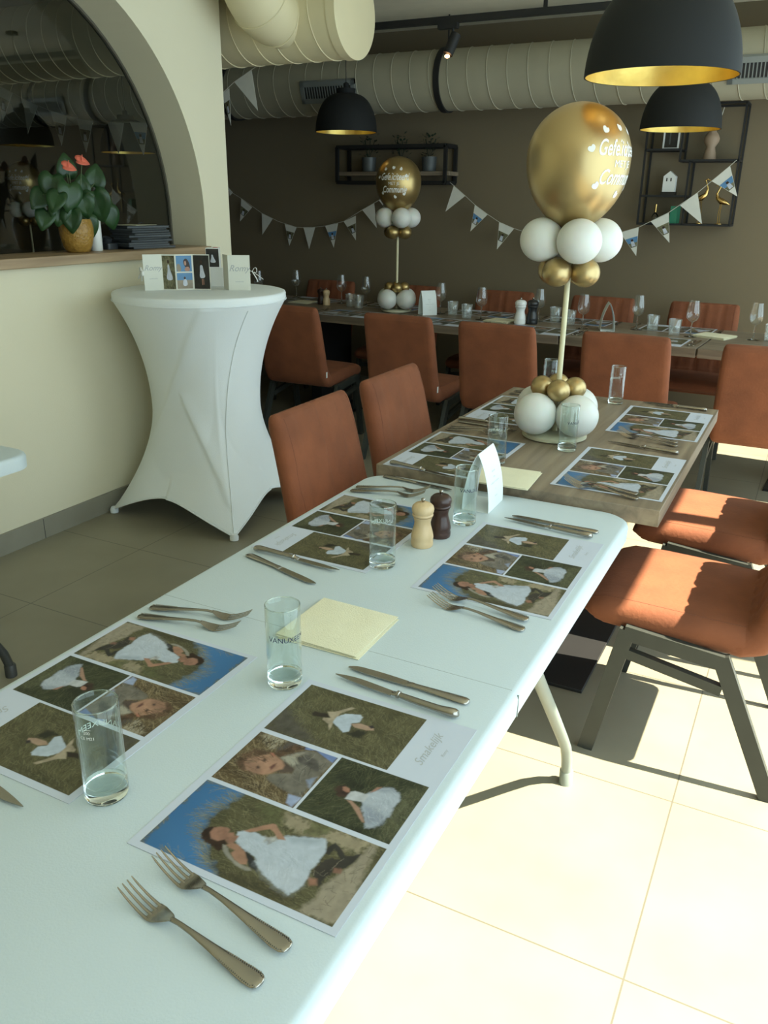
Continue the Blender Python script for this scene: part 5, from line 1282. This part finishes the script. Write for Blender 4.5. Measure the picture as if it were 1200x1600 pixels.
# ================================================================ wall shelves
def bar(mb, a, b, s=0.006): mb.tube([a, b], 0, 4, flat=(s, s))
YS0, YS1 = 5.85, 6.045
r1 = thing('wall_shelf', 'tall black metal wall shelf of open boxes at the upper right', 'shelf', (-0.87, 5.95, 1.35))
ox, oy, oz = -0.87, 5.95, 1.35
mb = MB()
for y in (YS0, YS1):
    y -= oy
    XL, XR, ZL, ZT = -1.142-ox, -0.578-ox, 0.006, 2.055-oz
    for a, b in (((XL, ZL), (XR, ZL)), ((XL, ZT), (XR, ZT)), ((XL, ZL), (XL, ZT)), ((XR, ZL), (XR, ZT)), ((XL, 1.80-oz), (-0.93-ox, 1.80-oz)), ((-0.925-ox, 1.735-oz), (-0.925-ox, ZT)), ((-0.925-ox, 1.735-oz), (XR, 1.735-oz)),
                 ((XL, 1.527-oz), (-0.865-ox, 1.527-oz)), ((-0.862-ox, ZL), (-0.862-ox, 1.735-oz))):
        bar(mb, (a[0], y, a[1]), (b[0], y, b[1]))
for x, z in ((-1.142, 1.356), (-0.578, 1.356), (-1.142, 2.055), (-0.578, 2.055), (-0.925, 1.735), (-0.862, 1.735), (-1.142, 1.80), (-0.578, 1.735), (-1.142, 1.527), (-0.862, 1.527), (-0.862, 1.356), (-0.925, 2.055)):
    bar(mb, (x-ox, YS0-oy, z-oz), (x-ox, YS1-oy, z-oz))
mb.build('shelf_frame', 'black_metal', r1, smooth=False)
def board(x0, x1, z):
    mb = MB(); mb.box(x0-ox, x1-ox, YS0-oy, YS1-oy, z-0.003-oz, z+0.003-oz); mb.build('shelf_board', 'black_metal', r1, smooth=False)
board(-1.142, -0.578, 1.358); board(-1.142, -0.862, 1.527); board(-0.925, -0.578, 1.735); board(-1.142, -0.925, 1.80)
YI = 5.935
f = thing('picture_frame', 'small framed picture on the upper left box of the tall wall shelf', 'picture', (-1.005, YI, 1.8035))
mb = MB(); mb.box(-0.05, 0.05, -0.006, 0.006, 0, 0.012); mb.box(-0.05, 0.05, -0.006, 0.006, 0.123, 0.135); mb.box(-0.05, -0.04, -0.006, 0.006, 0.012, 0.123); mb.box(0.04, 0.05, -0.006, 0.006, 0.012, 0.123); mb.build('frame', 'white_lacquer', f, smooth=False)
mb = MB(); mb.box(-0.04, 0.04, -0.001, 0.003, 0.012, 0.123, 0); mb.box(-0.012, -0.004, -0.0018, -0.001, 0.03, 0.11, 1); mb.build('picture_print', ['p_black', 'galva'], f, smooth=False)
v = thing('figure_vase', 'tan torso shaped vase with a dry stick in the upper right box', 'vase', (-0.762, YI, 1.7385))
mb = MB(); mb.lathe([(0.040, 0), (0.040, 0.01), (0.034, 0.045), (0.026, 0.075), (0.044, 0.105), (0.047, 0.125), (0.036, 0.150), (0.022, 0.165), (0.026, 0.195), (0.023, 0.196), (0.018, 0.16), (0.001, 0.15)], 32); mb.build('vase_body', 'tan', v, ang=60)
mb = MB(); mb.tube([(0.0, 0, 0.16), (0.03, 0, 0.21), (0.048, 0.0, 0.30)], 0.003, 6); mb.build('dry_stick', 'string', v)
h = thing('lantern_house', 'white tealight house with pitched roof on the wall shelf', 'ornament', (-0.982, YI, 1.5305))
mb = MB(); mb.box(-0.045, 0.045, -0.035, 0.035, 0, 0.022, 1); mb.box(-0.038, 0.038, -0.03, 0.03, 0.022, 0.115, 0)
mb.add([(-0.038, -0.03, 0.115), (0.038, -0.03, 0.115), (0.0, -0.03, 0.146), (-0.038, 0.03, 0.115), (0.038, 0.03, 0.115), (0.0, 0.03, 0.146)], [(0, 1, 2), (5, 4, 3), (0, 2, 5, 3), (1, 4, 5, 2)], 0)
for x in (-0.016, 0.010):
    mb.box(x-0.004, x+0.004, -0.0306, -0.029, 0.085, 0.105, 1)
mb.build('house_body', ['white_lacquer', 'p_black'], h, smooth=False)
def crane(loc, flip, hh, label):
    c = thing('crane_figurine', label, 'ornament', loc, 0, 'brass crane figurines')
    mb = MB(); mb.lathe([(0.022, 0), (0.022, 0.003), (0.004, 0.006)], 20); mb.build('base', 'brass', c)
    for s in (-1, 1):
        mb = MB(); mb.tube([(s*0.006, 0, 0.004), (s*0.005+0.004*flip, 0, hh*0.28), (s*0.004, 0, hh*0.52)], 0.0022, 6); mb.build('leg', 'brass', c)
    mb = MB()
    P_ = [(-0.050*flip, 0, hh*0.50), (-0.03*flip, 0, hh*0.54), (0.0, 0, hh*0.58), (0.025*flip, 0, hh*0.66), (0.032*flip, 0, hh*0.78), (0.020*flip, 0, hh*0.90), (0.012*flip, 0, hh*0.97), (0.024*flip, 0, hh*0.99), (0.045*flip, 0, hh*0.955)]
    mb.tube(P_, [0.002, 0.012, 0.019, 0.013, 0.006, 0.0045, 0.006, 0.006, 0.001], 12); mb.build('bird_body', 'brass', c)
crane((-0.775, YI, 1.3615), 1, 0.27, 'left one of the two brass cranes on the wall shelf, neck raised')
crane((-0.652, YI, 1.3615), -1, 0.235, 'right one of the two brass cranes on the wall shelf, below the last flag')
mb = MB(); mb.box(-0.022, 0.022, -0.06, 0.06, 0, 0.105, 0); mb.box(-0.018, 0.018, -0.058, 0.061, 0.002, 0.103, 1)
tag(mb.build('green_book', ['green_book', 'cream_card'], None, (-0.925, YI, 1.3615), smooth=False), 'green book standing in the lowest box of the wall shelf', 'book')
b2 = thing('small_bottle', 'small glass bottle with gold neck in the lowest left box of the wall shelf', 'bottle', (-1.05, YI, 1.3615))
mb = MB(); mb.lathe([(0.018, 0), (0.02, 0.004), (0.02, 0.045), (0.007, 0.065), (0.001, 0.066)], 20); mb.build('bottle_body', 'glass', b2)
mb = MB(); mb.lathe([(0.007, 0.066), (0.007, 0.115), (0.001, 0.117)], 14); mb.build('bottle_neck', 'brass', b2)
# low shelf with plants
r2 = thing('wall_shelf', 'low wide black metal wall shelf with plant pots behind the small gold balloon', 'shelf', (-2.97, 5.95, 1.60))
ox, oy, oz = -2.97, 5.95, 1.60
mb = MB()
for y in (5.86, 6.045):
    for a, b in (((-3.42, 1.604), (-2.53, 1.604)), ((-3.42, 1.85), (-2.53, 1.85)), ((-3.42, 1.604), (-3.42, 1.85)), ((-2.53, 1.604), (-2.53, 1.85))):
        mb.tube([(a[0]-ox, y-oy, a[1]-oz), (b[0]-ox, y-oy, b[1]-oz)], 0, 4, flat=(0.012, 0.012))
for x, z in ((-3.42, 1.604), (-3.42, 1.85), (-2.53, 1.604), (-2.53, 1.85)): mb.tube([(x-ox, 5.86-oy, z-oz), (x-ox, 6.045-oy, z-oz)], 0, 4, flat=(0.012, 0.012))
mb.build('shelf_frame', 'black_metal', r2, smooth=False)
mb = MB(); mb.box(-3.43-ox, -2.50-ox, 5.865-oy, 6.04-oy, 1.652-oz, 1.680-oz); mb.build('shelf_board', 'oak_x', r2, bevel=0.002)
for i, (x, lab, can) in enumerate(((-3.20, 'dark leafy plant in a zinc pot at the left of the low wall shelf', 1), (-2.93, 'dark leafy plant on the low shelf, directly above the gold balloon', 0), (-2.70, 'dark leafy plant in a zinc pot at the right of the low wall shelf', 1))):
    p = thing('potted_plant', lab, 'plant', (x, 5.955, 1.6805), 0, 'dark plants on the low wall shelf')
    mb = MB(); mb.lathe([(0.044, 0), (0.05, 0.003), (0.056, 0.10), (0.052, 0.10), (0.05, 0.085), (0.001, 0.085)], 24); mb.build('pot', 'galva' if can else 'binder', p)
    rnd = random.Random(i+5); mb = MB()
    for k in range(46):
        a = rnd.uniform(0, 2*PI); r_ = rnd.uniform(0.01, 0.075); z = rnd.uniform(0.10, 0.26); ry = min(0.07, r_)
        c = Vector((r_*math.cos(a), ry*math.sin(a)*0.9, z)); d = Vector((math.cos(a), math.sin(a), rnd.uniform(-.3, 1))).normalized()*0.028; s_ = Vector((-math.sin(a), math.cos(a), 0))*0.011
        if abs((c+d).y) > 0.08: continue
        mb.add([c, c+d*0.5+s_, c+d, c+d*0.5-s_], [(0, 1, 2, 3)])
    for k in range(7):
        a = k*0.9; mb.tube([(0, 0, 0.085), (0.03*math.cos(a), 0.03*math.sin(a), 0.16), (0.05*math.cos(a), 0.04*math.sin(a), 0.22)], 0.002, 4)
    o = mb.build('foliage', 'dark_leaf', p)

# ================================================================ bunting
def bunting(name, label, nodes, flags, group_label, desc):
    """nodes: string points; flags: (left top, right top, tip, kind)"""
    t = thing(name, label, 'bunting', nodes[0], 0)
    o0 = Vector(nodes[0])
    mb = MB(); mb.tube([Vector(p)-o0 for p in nodes], 0.0018, 5); mb.build('string', 'string', t)
    for i, (a, b, c, kind) in enumerate(flags):
        a, b, c = Vector(a)-o0, Vector(b)-o0, Vector(c)-o0
        n = (b-a).cross(c-a).normalized(); th = 0.0006
        if n.y > 0: n = -n
        mb = MB(); S = ['flag', 'p_sky', 'p_grass', 'p_white', 'p_hair', 'p_sand']
        mb.add([a-n*th, b-n*th, c-n*th, a+n*th, b+n*th, c+n*th], [(0, 1, 2), (5, 4, 3), (0, 3, 4, 1), (1, 4, 5, 2), (2, 5, 3, 0)], 0)
        if kind:
            def Q(u, v, k):     # u across at the top edge, v down
                l = a+(c-a)*v; r = b+(c-b)*v; return l+(r-l)*u+n*(th+0.0004*k)
            up_ = 1 if kind == 2 else 2
            mb.poly([Q(0.02, 0.30, 1), Q(0.98, 0.30, 1), Q(0.96, 0.66, 1), Q(0.04, 0.66, 1)], 2)
            if kind == 2: mb.poly([Q(0.02, 0.30, 2), Q(0.98, 0.30, 2), Q(0.97, 0.50, 2), Q(0.03, 0.50, 2)], 1)
            mb.poly([Q(0.35, 0.44, 3), Q(0.62, 0.44, 3), Q(0.80, 0.63, 3), Q(0.25, 0.63, 3)], 3)
            mb.poly([Q(0.40, 0.36, 4), Q(0.60, 0.36, 4), Q(0.60, 0.44, 4), Q(0.40, 0.44, 4)], 4)
        mb.build('flag', S, t, smooth=False)
    return t
def ry(u, v, y):
    d = right*((u-600)/1286.35)+up*((800-v)/1286.35)+fwd; k = y/d.y; return tuple(Vector((0, 0, 1.478))+d*k)
def fl(lst, Y): return [(ry(*a, Y(a[0])), ry(*b, Y(b[0])), ry(*c, Y(c[0])), k) for a, b, c, k in lst]
Yb = lambda u: 5.99
A = [((357, 293), (364, 301), (359, 306), 0), ((377, 310.5), (394, 324), (375, 346), 1), ((409, 333), (426, 342), (410, 366.6), 0), ((445, 350), (463.5, 355), (452, 384), 1), ((474, 355), (492.5, 355), (483, 389), 0),
     ((508, 353), (528, 349), (521.5, 387), 2), ((537, 346), (556, 337), (556, 375.5), 1), ((566, 328), (584.6, 317), (588.6, 356), 0), ((592, 313), (607, 300), (611, 338), 1)]
NA = [(250, 230), (300, 262), (345, 290), (377, 310), (409, 333), (435, 346), (463, 355), (483, 356), (508, 353), (537, 346), (566, 328), (592, 313), (620, 292), (655, 270)]
bunting('bunting', 'bunting of white and photo flags on the back wall, left of the small balloon', [ry(*p, Yb(p[0])) for p in NA], fl(A, Yb), '', '')
Yr = lambda u: 5.83 if u < 1000 else 5.82
B = [((709, 290.5), (727, 306), (696, 330.6), 0), ((742, 320), (762, 335), (735, 361.6), 2), ((780, 347), (803, 357.5), (776.5, 389.5), 1), ((816, 362), (838, 368), (829, 406), 0), ((858, 371), (880, 374), (868, 412), 1), ((898, 375), (920, 373), (912, 412), 0), ((932, 371), (954, 367), (947, 409), 1),
     ((969, 363.8), (998, 355), (994, 400), 2), ((1016.7, 346), (1045, 332.6), (1046, 379.5), 1), ((1062.5, 321), (1090, 301), (1097, 350), 0), ((1112, 283), (1141, 259.6), (1152, 307), 2)]
NBt = [(703, 285), (709, 290), (727, 306), (742, 320), (762, 335), (780, 347), (803, 357), (838, 368), (880, 374), (920, 373), (960, 366), (998, 355), (1045, 332), (1090, 301), (1141, 259), (1151, 250)]
bunting('bunting', 'bunting running between the two wall shelves behind the big balloon', [ry(*p, Yr(p[0])) for p in NBt], fl(B, Yr), '', '')
Yc = lambda u: 4.45
Cc = [((366, 128), (393, 109), (403, 173), 0), ((346, 147), (358, 138), (361, 196), 1), ((202, 190), (230, 192), (224, 243), 2), ((167, 191), (193, 192), (185, 241), 0), ((119, 185), (145, 189), (134, 239), 1), ((78, 173), (104, 181), (96, 228), 1), ((35, 155), (59, 165), (43, 209), 0), ((-6, 132), (19, 145), (4, 190), 1),
      ((245, 190), (270, 186), (262, 240), 1), ((285, 182), (310, 174), (305, 228), 0)]
NC = [(-60, 90), (-6, 131), (19, 145), (35, 154), (59, 165), (78, 173), (104, 181), (119, 185), (145, 189), (167, 191), (202, 191), (230, 192), (270, 186), (310, 173), (346, 147), (366, 128), (393, 109), (403, 102)]
bunting('bunting', 'bunting hanging across behind the arch from the near cream duct', [ry(*p, Yc(p[0])) for p in NC], fl(Cc, Yc), '', '')
